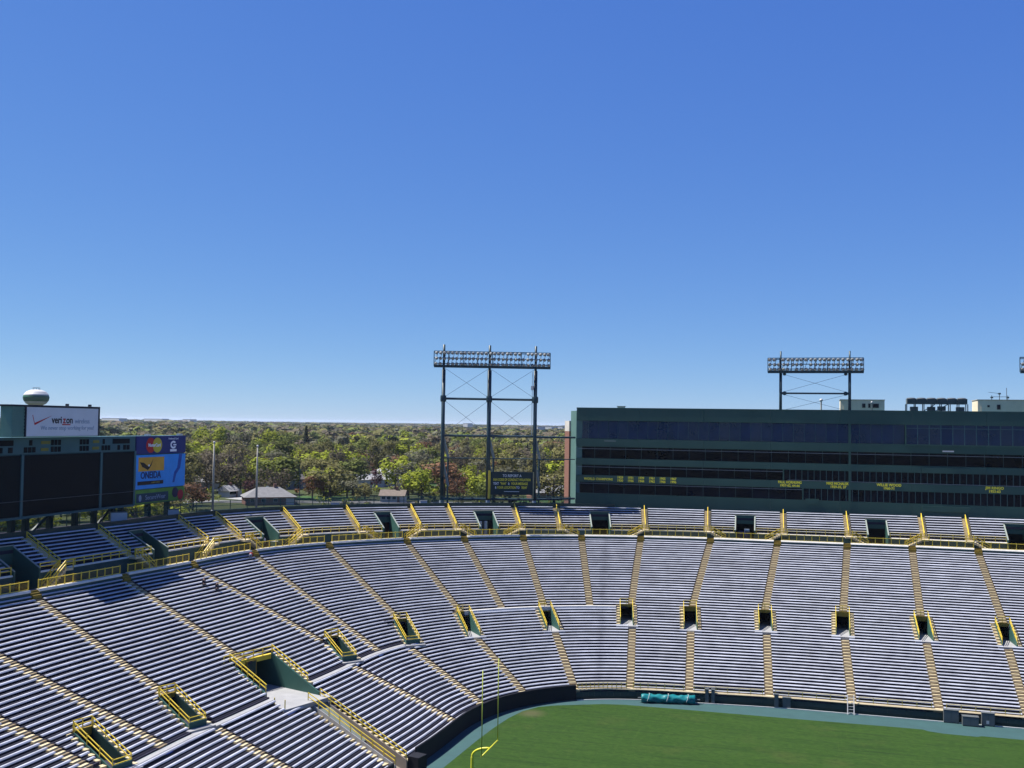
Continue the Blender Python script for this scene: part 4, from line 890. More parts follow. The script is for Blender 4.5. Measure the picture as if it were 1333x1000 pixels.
# conduct sign hung between two legs of the rim tower
a, b = T1[1], T1[2]; c = (a + b) / 2 + fT * .9; ang = math.atan2(dT.y, dT.x)
sign = empty('notice_board', 'dark green notice board with yellow and white text at the tower foot', 'sign', (c.x, c.y, 25.0), rz=ang)
MB().box(-4.0, 4.1, -.12, .12, .95, 5.3).build('panel', mat('notice_green', (.008, .022, .026), .5, var=.1), sign, world=False)
MB().box(-4.45, -4.02, -.2, .2, .2, 5.5).build('side_post', yellow, sign, world=False)
MB().box(4.12, 4.32, -.2, .2, .2, 5.3).build('side_post', mat('tan_post', (.35, .32, .18), .6), sign, world=False)
def ntext(s, x, z, size, m, **kw):
    o = text(s, size, m, sign, (x, -.14, z), (R(90), 0, 0), **kw); o.matrix_parent_inverse = Matrix.Identity(4); return o
ntext('TO REPORT A', 0.1, 4.55, .72, text_w, sx=.8)
ntext('FAN CODE OF CONDUCT VIOLATION', 0.1, 3.8, .66, text_y, sx=.62, bold=.008)
for z, row in ((3.05, ((-2.95, 'TEXT', text_w), (-1.55, '"FAN"', text_y), (-.5, '&', text_w), (1.55, 'YOUR MESSAGE', text_y))), (2.3, ((-3.0, '&', text_w), (-.95, 'YOUR LOCATION', text_y), (1.25, 'TO', text_w), (2.45, '78247', text_y)))):
    for x, tx, mm in row: ntext(tx, x, z, .64, mm, sx=.70, bold=.008)
mb = MB(); mb.box(-1.4, 1.5, -.135, -.12, 1.52, 1.6); mb.build('rule_line', text_w, sign, world=False)

def roof_tower(label, xs, x0, x1, zlow):
    root = empty('light_tower', label, 'light tower', (xs[0], 201.2, 42.7), 'stadium light towers')
    for x in xs:
        MB().tube([(x, 201.2, zlow), (x, 201.2, 50)], .27, 10).build('leg', steel, root, smooth=True)
        MB().tube([(x, 201.2, 50), (x, 201.2, 53.9)], .16, 8).build('mast_head', steel, root, smooth=True)
    for i in range(len(xs) - 1):
        a, b = xs[i], xs[i + 1]
        MB().tube([(a, 201.2, 46.0), (b, 201.2, 46.0)], .16, 8).build('cross_beam', steel, root)
        for q in (a + .7, b - .7): MB().lathe([(.01, -.4), (.35, -.25), (.35, .25), (.01, .4)], (q, 201.2, 46.0), 8).build('joint_collar', steel, root); MB().lathe([(.01, -.3), (.3, -.2), (.3, .2), (.01, .3)], (q, 201.2, 49.6), 8).build('joint_collar', steel, root)
        for z0, z1 in ((46.1, 49.7), (42.7, 45.9)): wire(root, (a, 201.2, z0), (b, 201.2, z1)); wire(root, (a, 201.2, z1), (b, 201.2, z0))
    lamp_bank(root, (x0, 200.8, 0), (x1, 200.8, 0), 50.0, 52.5, Vector((0, -1, 0)))
roof_tower('two legged floodlight tower rising from the roof of the suites', (-5.15, 7.2), -7.5, 9.65, 41.0)
roof_tower('floodlight tower over the suites cut by the right edge', (38.4, 50.7), 35.9, 53.0, 41.0)

# ------------------------------------------------------------------ the suites building
FY = 200.4; XL, XR = -44.1, 64.0
root = empty('suite_building', 'long dark green glass fronted suites building above the far stand', 'building', (5, FY + 5, 24))
MB().box(XL + .3, XR, FY + 2.6, FY + 24, 14, 42.2).build('core', mat('core_dark', (.01, .012, .014), .8), root)
bands = [(20.5, 26.2), (28.35, 29.7), (31.75, 33.0), (35.3, 36.85), (40.4, 42.72)]
for z0, z1 in bands: 
    x = XL
    while x < XR:
        x2 = min(XR, x + 12.4); MB().box(x + .012, x2 - .012, FY, FY + 2.6, z0, z1).build('spandrel', facade_m, root); x = x2
MB().box(XL, XR, FY - .05, FY + 24.2, 42.73, 42.95).build('roof_edge', facade_m, root)
panes = {}
def pane(w_, h_, m, name='pane'):
    k = (round(w_, 2), round(h_, 2), m.name)
    if k not in panes: panes[k] = MB().box(-w_ / 2, w_ / 2, -.03, .03, 0, h_).mesh('window_pane', m)
    return panes[k]
def glaze(x0, x1, z0, z1, y, step, m, mull=.1, tilt=0.004, lean=0.0, mm=mull_m):
    n = max(1, int(round((x1 - x0) / step))); wd = (x1 - x0) / n
    for i in range(n):
        o = link('window_pane', pane(wd - .03, z1 - z0, m), root, (x0 + wd * (i + .5), y, z0), (lean + random.uniform(-tilt, tilt), 0, random.uniform(-tilt, tilt)))
        if mull: o2 = link('mullion', pane(mull, z1 - z0, mm), root, (x0 + wd * i, y - .08, z0), (lean, 0, 0))
glaze(XL + .4, 16.7, 36.88, 40.38, FY + .5, 1.95, glass_t, mull=.05, tilt=.03, lean=-.055)
glaze(16.9, XR, 36.88, 40.38, FY + .05, 1.93, glass_t, mull=.14, tilt=.03, lean=-.05)
MB().box(16.75, 16.95, FY - .25, FY + .5, 36.86, 40.39).build('bay_return', facade_m, root)
MB().box(16.75, XR, FY - .28, FY - .003, 36.55, 36.86).build('bay_sill', facade_m, root)
MB().box(16.8, XR, FY - .12, FY - .0, 39.72, 39.80).build('transom', mull_m, root)
glaze(XL + .4, XR, 33.02, 35.28, FY + 1.3, 3.1, black_in if 0 else glass_m, mull=.06)
glaze(XL + .4, -4.6, 29.72, 31.73, FY + 1.3, 3.1, glass_m, mull=.06)
glaze(-4.5, XR, 29.72, 31.73, FY + .25, 1.08, glass_m, mull=.09)
glaze(XL + .4, -1.1, 26.22, 28.33, FY + .35, 3.1, glass_m, mull=.05)
glaze(-1.0, XR, 26.22, 28.33, FY + .2, 1.08, glass_m, mull=.09)
for z, x0, x1 in ((34.85, XL + .3, XR), (31.3, XL + .3, -4.6), (29.78, -3.8, XR), (28.05, XL + .3, -1.1)):
    MB().box(x0, x1, FY + .06, FY + .12, z, z + .07).build('handrail', mat('pale_rail', (.30, .34, .36), .45), root)
for x in (-4.55, -1.05): MB().box(x - .12, x + .12, FY - .05, FY + 1.3, 29.70 if x < -3 else 26.2, 31.75 if x < -3 else 28.35).build('pilaster', facade_m, root)
MB().box(7.0, 7.4, FY - .07, FY - .003, 24.0, 42.7).build('pilaster', facade_m, root)
for x0, x1, z in ((19.6, 27.5, 31.75), (19.6, 27.5, 24.9), (-.6, 1.8, 25.5)): MB().box(x0, x1, FY - .22, FY - .003, z, z + .95).build('spandrel_bay', facade_m, root)
MB().box(23.0, 24.9, FY - .35, FY - .29, 35.6, 35.85).build('notice', white, root)
MB().box(-38.5, -36.2, FY - .12, FY - .02, 36.4, 36.5).build('handrail', MATS['pale_rail'], root)
# angled left end: teal metal, then a brick pier
e0 = Vector((XL, FY, 0)); dd = Vector((-.42, .908, 0)).normalized(); n_ = Vector((-dd.y, dd.x, 0))
def endbox(s0, s1, z0, z1, t0, t1):
    return MB().hexa([Vector((q.x, q.y, z)) for z in (z0, z1) for q in (e0 + dd * s0 + n_ * t0, e0 + dd * s0 - n_ * t1, e0 + dd * s1 - n_ * t1, e0 + dd * s1 + n_ * t0)])
endbox(.0, 5.2, 14, 42.3, .02, 1.2).build('end_wall', facade_l, root)
endbox(5.2, 9.5, 14, 38.2, .35, 1.2).build('brick_pier', brick_m, root)
endbox(5.2, 9.5, 38.2, 40.3, .36, 1.2).build('pier_cap', mat('pale_stone', (.62, .58, .52), .8), root)
# lettering on the facade
def ftext(s, x, z, size, **kw): return text(s, size, text_y, root, (x, FY - .03, z), (R(90), 0, 0), **kw)
ftext('WORLD CHAMPIONS', -39.6, 28.95, .62, sx=.95, bold=.012)
for i, (p, q) in enumerate((('1929', '1930'), ('1931', '1936'), ('1939', '1944'), ('1961', '1962'), ('1965', '1966'), ('1967', '1996'))):
    x = -35.3 + i * 2.06
    ftext(p, x, 29.38, .62, sx=.95, bold=.02); ftext(q, x, 28.78, .62, sx=.95, bold=.02)
for x, p, q in ((-3.4, 'PAUL HORNUNG', '1957-62, 64-66'), (5.2, 'MIKE MICHALSKE', '1929-35, 37'), (14.0, 'WILLIE WOOD', '1960-71'), (31.6, 'JIM RINGO', '1953-63')):
    ftext(p, x, 29.38, .66, sx=.82 if len(p) > 11 else .95, bold=.02); ftext(q, x, 28.78, .62, sx=.95, bold=.02)
# roof structures
def roof_house(label, x0, x1, y0, y1, h, wins):
    r = empty('roof_house', label, 'penthouse', ((x0 + x1) / 2, (y0 + y1) / 2, 42.9), 'cream rooms on the suite roof')
    MB().box(x0, x1, y0, y1, 42.9, 42.9 + h).build('wall', cream, r)
    MB().box(x0 - .1, x1 + .1, y0 - .1, y1 + .1, 42.9 + h + .002, 42.9 + h + .12).build('roof_edge', curb_m, r)
    for a, b, z0, z1 in wins:
        f = MB().box(a, b, y0 - .07, y0 - .003, 42.9 + z0, 42.9 + z1).build('window', grey_box, r); MB().box(a + .06, b - .06, y0 - .09, y0 - .071, 42.9 + z0 + .06, 42.9 + z1 - .06).build('pane', glass_m, f)
    x = x0 + .6
    while x < x1 - .3:
        if not any(a - .1 < x < b + .1 for a, b, _, _ in wins): MB().box(x - .03, x + .03, y0 - .03, y0 - .002, 42.95, 42.85 + h).build('siding_seam', cream, r)
        x += 1.1
roof_house('cream roof room behind the right leg of the roof light tower', 5.7, 13.6, 206, 212, 2.05, [(9.6, 10.2, .6, 1.4), (10.7, 11.1, .6, 1.4), (11.5, 12.6, .6, 1.4)])
roof_house('cream roof room with aerials at the right edge', 29.7, 48, 206, 213, 2.2, [(31.3, 31.7, .9, 1.3), (32.9, 33.5, .5, 1.4)])
r = empty('roof_lamp_rack', 'grey rack of louvred units on the suite roof between two cream rooms', 'equipment rack', (22.7, 206.5, 42.9))
for x in np.linspace(17.5, 28, 8):
    for y in (206, 208.5): MB().box(x - .08, x + .08, y - .08, y + .08, 42.9, 44.3).build('post', steel, r)
for i in range(6):
    x = 17.5 + 10.5 * i / 6; MB().box(x + .05, x + 1.7, 206, 208.5, 44.3, 45.3).build('unit', mat('louvre_grey', (.16, .19, .19), .6, var=.2), r)
    MB().lathe([(.8, 0), (.75, .1), (.6, .18), (.1, .22)], (x + .87, 207.2, 45.31), 12).build('unit_cowl', grey_box, r)
    for j in range(6): MB().box(x + .1, x + 1.65, 205.94, 205.998, 44.4 + j * .15, 44.47 + j * .15).build('louvre', steel, r)
for x, z in ((18.2, 43.0), (21.2, 43.0), (23.0, 43.1), (26.2, 43.0)): MB().box(x, x + 1.3, 206.3, 208, z, z + .8).build('duct', grey_box, r)
for a, b in ((20.4, 22.4), (22.4, 24.6)): MB().bar((a, 206, 43.0), (b, 206, 44.25), .14).build('brace', steel, r)
r = empty('roof_mast', 'slim roof mast with white ball left of the cream room', 'mast', (2.2, 205, 42.9)); MB().tube([(2.2, 205, 42.9), (2.2, 205, 44.6)], .14, 8).build('pole', curb_m, r); MB().lathe([(.01, -.3), (.25, -.2), (.33, 0), (.25, .2), (.01, .3)], (2.2, 205, 44.85), 12).build('ball', white, r, smooth=True)
r = empty('roof_mast', 'short roof mast with dome standing before the cream room windows', 'mast', (11.3, 205, 42.9)); MB().tube([(11.3, 205, 42.9), (11.3, 205, 44.4)], .09, 8).build('pole', grey_box, r); MB().lathe([(.01, -.2), (.2, -.1), (.2, .1), (.01, .25)], (11.3, 205, 44.5), 12).build('ball', white, r, smooth=True)
r = empty('roof_vent', 'small tan vent box at the left end of the suite roof', 'vent', (-36.2, 206, 42.9)); MB().box(-36.9, -35.5, 205.5, 206.5, 42.95, 43.3).build('body', cream, r); MB().box(-37.05, -35.35, 205.4, 206.6, 43.301, 43.4).build('hood', curb_m, r)
r = empty('roof_aerials', 'cluster of aerials and lamps on the right cream roof room', 'aerials', (33.8, 207.5, 45.2))
MB().tube([(34.7, 207, 45.2), (34.7, 207, 47.4)], .05, 6).build('whip_aerial', grey_box, r); MB().bar((31.6, 207, 46.6), (33.5, 207, 46.35), .06).build('arm', grey_box, r); MB().bar((32.2, 207, 45.75), (34.8, 207, 45.75), .08).build('arm', grey_box, r)
for x in (32.2, 33.5, 34.9): MB().tube([(x, 207, 45.2), (x, 207, 46.0 if x != 33.5 else 46.5)], .06, 6).build('stub_mast', grey_box, r); MB().lathe([(.01, -.15), (.25, -.1), (.25, .15), (.01, .2)], (x, 207, 45.6 if x != 33.5 else 46.3), 8).build('lamp_head', steel, r)

# ------------------------------------------------------------------ water tower and far buildings
p = Vector((-566.6, 660.2, ground_z(-566, 660)))
r = empty('water_tower', 'white ball water tower with green band behind the billboard', 'water tower', p)
prof = [(.3, -6.3), (4, -6.0), (7.2, -4.4), (8.9, -2.0), (9.4, .3), (8.8, 2.6), (7.0, 4.7), (4.0, 6.0), (.3, 6.4)]
mb = MB(); n = 28; zc = 54.2; k0 = len(mb.v)
fine = []
for i in range(len(prof) - 1):
    for t in (0, .33, .66): fine.append((prof[i][0] * (1 - t) + prof[i + 1][0] * t, prof[i][1] * (1 - t) + prof[i + 1][1] * t))
fine.append(prof[-1])
for i in range(len(fine) - 1):
    mb.cur = 1 if -2.9 < (fine[i][1] + fine[i + 1][1]) / 2 < 1.5 else 0
    mb.lathe([fine[i], fine[i + 1]], (p.x, p.y, zc), n)
mb.build('tank', [white, mat('water_tower_green', (.02, .13, .06), .5, var=.05)], r, smooth=True)
MB().lathe([(4.5, 0), (2.6, 3.5), (2.0, 8), (2.0, zc - 12 - p.z), (3.4, zc - 5.9 - p.z)], p, 20).build('stem', white, r, smooth=True)
mb = MB()
for i in range(8): a = i * math.pi / 4; mb.bar((p.x + 2.5 * math.cos(a), p.y + 2.5 * math.sin(a), zc + 6.2), (p.x + 2.5 * math.cos(a), p.y + 2.5 * math.sin(a), zc + 7.6), .15)
mb.lathe([(2.45, 7.5), (2.6, 7.55), (2.6, 7.7), (2.45, 7.75)], (p.x, p.y, zc), 20); mb.build('top_railing', grey_box, r)

def ray_dir(px):       # bearing of an image column, used only to lay out the far townscape
    t = CF + CR * ((px - 666.5) / 1350); return Vector((t.x, t.y, 0)).normalized()
def far_box(px, dist, wd, ht, label):
    d = ray_dir(px); x, y = d.x * dist, d.y * dist; z = ground_z(x, y)
    r = empty('warehouse', label, 'warehouse', (x, y, z), 'far white warehouses', rz=R(-22))
    ht = 40.2 - z - (1.2 if dist > 3500 else 6.0)
    MB().box(-wd / 2, wd / 2, -15, 15, 0, ht).build('wall', white, r, world=False); MB().box(-wd / 2 - .5, wd / 2 + .5, -15.5, 15.5, ht + .01, ht + .7).build('roof', curb_m, r, world=False)
    for i in range(3): MB().box(-wd / 2 + wd * (i + .3) / 3.2, -wd / 2 + wd * (i + .8) / 3.2, -15.1, -15.01, .5, ht * .55).build('door', grey_box, r, world=False)
for px, dist, wd, ht, lab in ((150, 3900, 110, 33, 'long white warehouse on the skyline just right of the billboard'), (205, 4200, 120, 31, 'white warehouse on the skyline between billboard and sponsor wing'), (248, 4300, 50, 30, 'small white warehouse on the skyline above the sponsor wing'), (610, 4000, 22, 39, 'tiny white block on the skyline seen between the tower legs'), (715, 2800, 40, 29, 'white warehouse on the skyline beside the right tower leg'), (732, 2900, 26, 28, 'small white warehouse on the skyline next to the brick pier'), (703, 2500, 12, 25, 'white hut on the skyline just right of the right tower leg')): far_box(px, dist, wd, ht, lab)

# ------------------------------------------------------------------ streets, lawns and houses beyond the rim
street = mat('street_asphalt', (.17, .17, .17), .9, var=.1, scale=.1); bright_lawn = mat('bright_lawn', (.035, .095, .016), .9, var=.3, scale=.15)
def sheet(name, pts, z, m): tag(MB().add([(x, y, z) for x, y in pts], [tuple(range(len(pts)))]).build(name, m), kind='structure')
sheet('street', [(-250, 250), (-238, 246), (-190, 304), (-130, 330), (-60, 352), (-60, 361), (-134, 339), (-196, 313)], ZG + .06, street)
sheet('driveway', [(-196, 322), (-188, 319), (-184, 345), (-190, 347)], ZG + .05, conc_light)
sheet('front_lawn', [(-186, 318), (-150, 333), (-154, 352), (-183, 345)], ZG + .04, bright_lawn)
sheet('front_lawn', [(-100, 352), (-66, 364), (-70, 395), (-104, 385)], ZG + .04, bright_lawn)
sheet('front_lawn', [(-178, 420), (-150, 430), (-156, 450), (-184, 440)], ZG + .04, bright_lawn)
roofs = {'grey': mat('grey_shingle', (.22, .22, .22), .9, var=.15, scale=.8), 'brown': mat('brown_shingle', (.20, .16, .13), .9, var=.15, scale=.8), 'pale': mat('pale_shingle', (.36, .36, .36), .9, var=.1, scale=.8), 'dark': mat('dark_shingle', (.12, .12, .13), .9, var=.15, scale=.8)}
walls = {'white': white, 'cream': cream, 'brick': mat('house_brick', (.28, .14, .10), .9, var=.2, scale=2), 'blue': mat('blue_siding', (.25, .32, .40), .8, var=.1), 'grey': mat('grey_siding', (.4, .4, .4), .8, var=.1)}
def house(label, x, y, w_, d_, h, rz, roof='grey', wall='white', hip=True, rh=2.2):
    z = ground_z(x, y); r = empty('house', label, 'house', (x, y, z), 'houses beyond the rim', R(rz)); B = dict(world=False)
    MB().box(-w_ / 2, w_ / 2, -d_ / 2, d_ / 2, -.5, h).build('wall', walls[wall], r, **B)
    e = .6; hx = w_ / 2 - d_ * .45 if hip else w_ / 2 + e
    mb = MB(); mb.add([(-w_ / 2 - e, -d_ / 2 - e, h), (w_ / 2 + e, -d_ / 2 - e, h), (w_ / 2 + e, d_ / 2 + e, h), (-w_ / 2 - e, d_ / 2 + e, h), (-hx, 0, h + rh), (hx, 0, h + rh)], [(0, 1, 5, 4), (1, 2, 5), (2, 3, 4, 5), (3, 0, 4), (3, 2, 1, 0)])
    rf = mb.build('roof', roofs[roof], r, **B)
    c = MB().box(w_ * .1, w_ * .1 + .9, -.4, .5, h + rh * .5, h + rh + 1.0).build('chimney', walls['brick'], rf); c.matrix_parent_inverse = Matrix.Identity(4)
    for q in (-.36, -.14, .1):
        f = MB().box(w_ * q - .7, w_ * q + .7, -d_ / 2 - .07, -d_ / 2 - .004, 1.0, 2.2).build('window', white, r, **B); g = MB().box(w_ * q - .6, w_ * q + .6, -d_ / 2 - .1, -d_ / 2 - .072, 1.1, 2.1).build('pane', glass_m, f); g.matrix_parent_inverse = Matrix.Identity(4)
    MB().box(w_ * .22, w_ * .22 + 1.0, -d_ / 2 - .06, -d_ / 2 - .004, 0, 2.1).build('door', walls['brick'], r, **B)
    MB().box(w_ * .31, w_ * .31 + 2.6, -d_ / 2 - .06, -d_ / 2 - .004, 0, 2.2).build('garage_door', white, r, **B)
def place(px, dist): d = ray_dir(px); return d.x * dist, d.y * dist
HS = [('wide grey hip roofed house right of the right flagpole', 353, 352, 16, 10, 2.6, 8, 'grey', 'brick', True, 3.0),
      ('low tan shed like house just left of the light tower', 515, 362, 8, 6, 2.3, -10, 'brown', 'white', False, 1.9),
      ('long pale roofed white house left of the bright green tree', 512, 452, 19, 9, 3.0, 5, 'pale', 'white', False, 2.2),
      ('white house with pale roof half hidden by a purple tree', 476, 445, 15, 9, 3.2, 25, 'pale', 'white', False, 2.2),
      ('white house behind the long pale roofed one', 508, 505, 14, 9, 3.4, 40, 'pale', 'white', True, 2.6),
      ('blue sided house with pale roof left of the orange maple', 455, 520, 12, 9, 4.2, 30, 'pale', 'blue', False, 2.5),
      ('grey roofed house low beside the brick pier', 720, 385, 17, 10, 2.6, 12, 'grey', 'brick', True, 2.4),
      ('white house between the legs of the light tower', 596, 470, 12, 9, 3.2, 10, 'pale', 'white', False, 2.3),
      ('small white gabled garage behind the left flagpole', 301, 385, 5, 5, 2.2, 50, 'pale', 'white', False, 2.0),
      ('dark roofed house behind the dark red tree', 375, 430, 13, 9, 4.0, 35, 'dark', 'blue', False, 2.6),
      ('grey house peeping through trees left of the left flagpole', 262, 430, 13, 9, 3.0, 20, 'grey', 'grey', True, 2.3),
      ('tall pale house far back near the conifers', 460, 575, 12, 9, 5.0, 15, 'pale', 'grey', False, 2.4),
      ('house with brown roof behind the notice board', 655, 430, 15, 9, 2.8, 6, 'brown', 'cream', True, 2.3),
      ('pale roofed house right of the notice board', 705, 470, 13, 9, 3.0, 0, 'pale', 'white', True, 2.3),
      ('white house under the far left edge of the scoreboard', 110, 330, 16, 10, 3.2, 30, 'pale', 'white', False, 2.3),
      ('grey house below the middle of the scoreboard', 165, 340, 15, 10, 3.0, 25, 'grey', 'white', True, 2.3)]
for lab, px, dist, *a in HS:
    x, y = place(px, dist); house(lab, x, y, a[0], a[1], a[2], a[3] + math.degrees(math.atan2(-x, y)) * 1.0, *a[4:])
# overhead line between the trees
r = empty('overhead_line', 'thin grey overhead line drooping in front of the trees', 'cable')
a = off(121, 15.6, 30.9); b = Vector((T1[0].x, T1[0].y, 31.3)); MB().tube([a.lerp(b, t) - Vector((0, 0, 1.4 * (1 - (2 * t - 1) ** 2))) for t in np.linspace(0, 1, 12)], .035, 4).build('wire', grey_box, r)
MB().tube([off(121, 15.6, 23.5), off(121, 15.6, 31.1)], .06, 6).build('pole', steel, r)

# ------------------------------------------------------------------ trees
def foliage_mat(name, c1, c2):
    m = bpy.data.materials.new(name); m.use_nodes = True; t = m.node_tree; b = t.nodes['Principled BSDF']; b.inputs['Roughness'].default_value = .8; b.inputs['Specular IOR Level'].default_value = .1
    ge = t.nodes.new('ShaderNodeNewGeometry'); n = t.nodes.new('ShaderNodeTexNoise'); n.inputs['Scale'].default_value = .22; n.inputs['Detail'].default_value = 3; t.links.new(ge.outputs['Position'], n.inputs[0])
    r = t.nodes.new('ShaderNodeMapRange'); r.inputs[1].default_value = .35; r.inputs[2].default_value = .65; t.links.new(n.outputs[0], r.inputs[0])
    x = t.nodes.new('ShaderNodeMix'); x.data_type = 'RGBA'; x.inputs[6].default_value = (*c1, 1); x.inputs[7].default_value = (*c2, 1); t.links.new(r.outputs[0], x.inputs[0])
    oi = t.nodes.new('ShaderNodeObjectInfo'); rr = t.nodes.new('ShaderNodeMapRange'); rr.inputs[3].default_value = .75; rr.inputs[4].default_value = 1.25; t.links.new(oi.outputs['Random'], rr.inputs[0])
    vm = t.nodes.new('ShaderNodeVectorMath'); vm.operation = 'SCALE'; t.links.new(x.outputs[2], vm.inputs[0]); t.links.new(rr.outputs[0], vm.inputs['Scale']); t.links.new(vm.outputs[0], b.inputs['Base Color'])
    tr = t.nodes.new('ShaderNodeBsdfTranslucent'); t.links.new(vm.outputs[0], tr.inputs['Color']); ms = t.nodes.new('ShaderNodeMixShader'); ms.inputs[0].default_value = .3
    t.links.new(b.outputs[0], ms.inputs[1]); t.links.new(tr.outputs[0], ms.inputs[2]); t.links.new(ms.outputs[0], t.nodes['Material Output'].inputs['Surface']); return m
FM = {'lime': foliage_mat('lime_leaves', (.18, .215, .02), (.26, .285, .03)), 'green': foliage_mat('green_leaves', (.10, .122, .03), (.14, .16, .038)), 'olive': foliage_mat('olive_buds', (.112, .107, .040), (.148, .137, .048)),
      'bare': foliage_mat('bare_twigs', (.10, .084, .058), (.126, .104, .068)), 'red': foliage_mat('rusty_buds', (.15, .078, .045), (.185, .10, .055)), 'grey': foliage_mat('grey_green_buds', (.104, .104, .066), (.13, .127, .08)), 'conifer': foliage_mat('conifer_needles', (.014, .027, .013), (.022, .038, .018)), 'purple': foliage_mat('purple_leaves', (.08, .034, .04), (.10, .046, .05))}
bark = mat('bark', (.09, .075, .06), .95, var=.3, scale=2)
def leaf_cloud(n, rx, rz, zc, size, lobes, shell=.75, rg=rng, rag=.38):
    cs = rg.normal(size=(lobes, 3)); cs /= np.linalg.norm(cs, axis=1)[:, None]; cs *= rg.uniform(.35, .66, (lobes, 1)); cs[:, 2] *= .9
    k = rg.integers(0, lobes, n); d = rg.normal(size=(n, 3)); d /= np.linalg.norm(d, axis=1)[:, None]; rr = rg.uniform(.12, .46, (n, 1)) ** shell
    p = cs[k] + d * rr * .62
    nn = d * .7 + p * .6 + rg.normal(size=(n, 3)) * rag + np.array([0, 0, .25]); nn /= np.linalg.norm(nn, axis=1)[:, None]      # leaf sprays face outwards
    p *= np.array([rx, rx, rz]); p[:, 2] += zc
    a = np.cross(nn, rg.normal(size=(n, 3))); a /= np.linalg.norm(a, axis=1)[:, None]; b = np.cross(nn, a)
    s = size * rg.uniform(.6, 1.35, (n, 1)); s2 = s * rg.uniform(.5, .9, (n, 1))
    return np.stack([p - a * s, p + b * s2, p + a * s, p - b * s2], 1).reshape(-1, 3)
def quads_mesh(name, q, m, mi=None):
    nq = len(q) // 4; me = bpy.data.meshes.new(name); me.vertices.add(len(q)); me.vertices.foreach_set('co', q.astype(np.float32).ravel())
    me.loops.add(nq * 4); me.loops.foreach_set('vertex_index', np.arange(nq * 4, dtype=np.int32)); me.polygons.add(nq)
    me.polygons.foreach_set('loop_start', np.arange(0, nq * 4, 4, dtype=np.int32)); me.polygons.foreach_set('loop_total', np.full(nq, 4, np.int32))
    for x in (m if isinstance(m, list) else [m]): me.materials.append(x)
    if mi is not None: me.polygons.foreach_set('material_index', mi.astype(np.int32))
    me.update(calc_edges=True); return me
def conifer_cloud(n, rx, h, size):
    t = rng.uniform(0, 1, n) ** .8; z = h * (.08 + .92 * t); r = rx * (1 - t) * rng.uniform(.45, 1.0, n) + .1; a = rng.uniform(0, 6.283, n)
    p = np.stack([r * np.cos(a), r * np.sin(a), z], 1); dr = np.stack([np.cos(a), np.sin(a), -np.full(n, .5)], 1); sd2 = np.stack([-np.sin(a), np.cos(a), rng.uniform(-.3, .3, n)], 1)
    s = size * rng.uniform(.6, 1.3, (n, 1)); return np.stack([p - dr * s, p + sd2 * s * .6, p + dr * s, p - sd2 * s * .6], 1).reshape(-1, 3)
# unit trees: crown radius 5, total height 12
def trunk_mesh(dense):
    mb = MB(); mb.tube([(0, 0, -.5), (.1, 0, 2.5), (0, .15, 6), (.1, .1, 10)], [.38, .30, .2, .05], 7)
    for i in range(9 if dense else 16):
        a = random.uniform(0, 6.28); z = random.uniform(2.6, 7.5); L = random.uniform(2.2, 4.3); up = random.uniform(.5, 1.1)
        e = Vector((math.cos(a) * L, math.sin(a) * L, z + L * up)); m = Vector((math.cos(a) * L * .45, math.sin(a) * L * .45, z + L * up * .55 + .2))
        mb.tube([(0, 0, z), m, e], [.15, .09, .03], 5, False)
        for j in range(2):
            f = e + Vector((random.uniform(-1.2, 1.2), random.uniform(-1.2, 1.2), random.uniform(.4, 1.6))); mb.tube([m.lerp(e, .4), f], [.06, .02], 4, False)
    return mb.mesh('trunk', bark)
TRUNK = [trunk_mesh(i % 2 == 0) for i in range(4)]
CROWN = {}
for kd, cnt, sz in (('lime', 1100, .40), ('green', 1100, .40), ('olive', 850, .38), ('bare', 700, .32), ('red', 800, .36), ('grey', 800, .36), ('purple', 800, .36)):
    CROWN[kd] = [quads_mesh('crown', leaf_cloud(cnt, 6.4, 6.2, 6.9, sz, 10), FM[kd]) for i in range(4)]
CROWN['conifer'] = [quads_mesh('crown', conifer_cloud(700, 3.0, 12.0, .45), FM['conifer']) for i in range(3)]
DESC = {'lime': 'bright lime leafed tree', 'green': 'fresh green leafed tree', 'olive': 'olive budding tree', 'bare': 'brown still bare tree', 'red': 'rusty red budding tree', 'grey': 'grey green budding tree', 'conifer': 'dark conifer', 'purple': 'dark purple leafed tree'}
def tree(kd, x, y, rx, h, label, group):
    z = ground_z(x, y); r = empty('conifer_tree' if kd == 'conifer' else 'leafy_tree', label, 'tree', (x, y, z), group, random.uniform(0, 6.28))
    c = link('crown', random.choice(CROWN[kd]), r, world=False); c.scale = (rx / 5, rx / 5, h / 12)
    t = link('trunk', random.choice(TRUNK), r, world=False); t.scale = (rx / 6, rx / 6, h / 12.5)
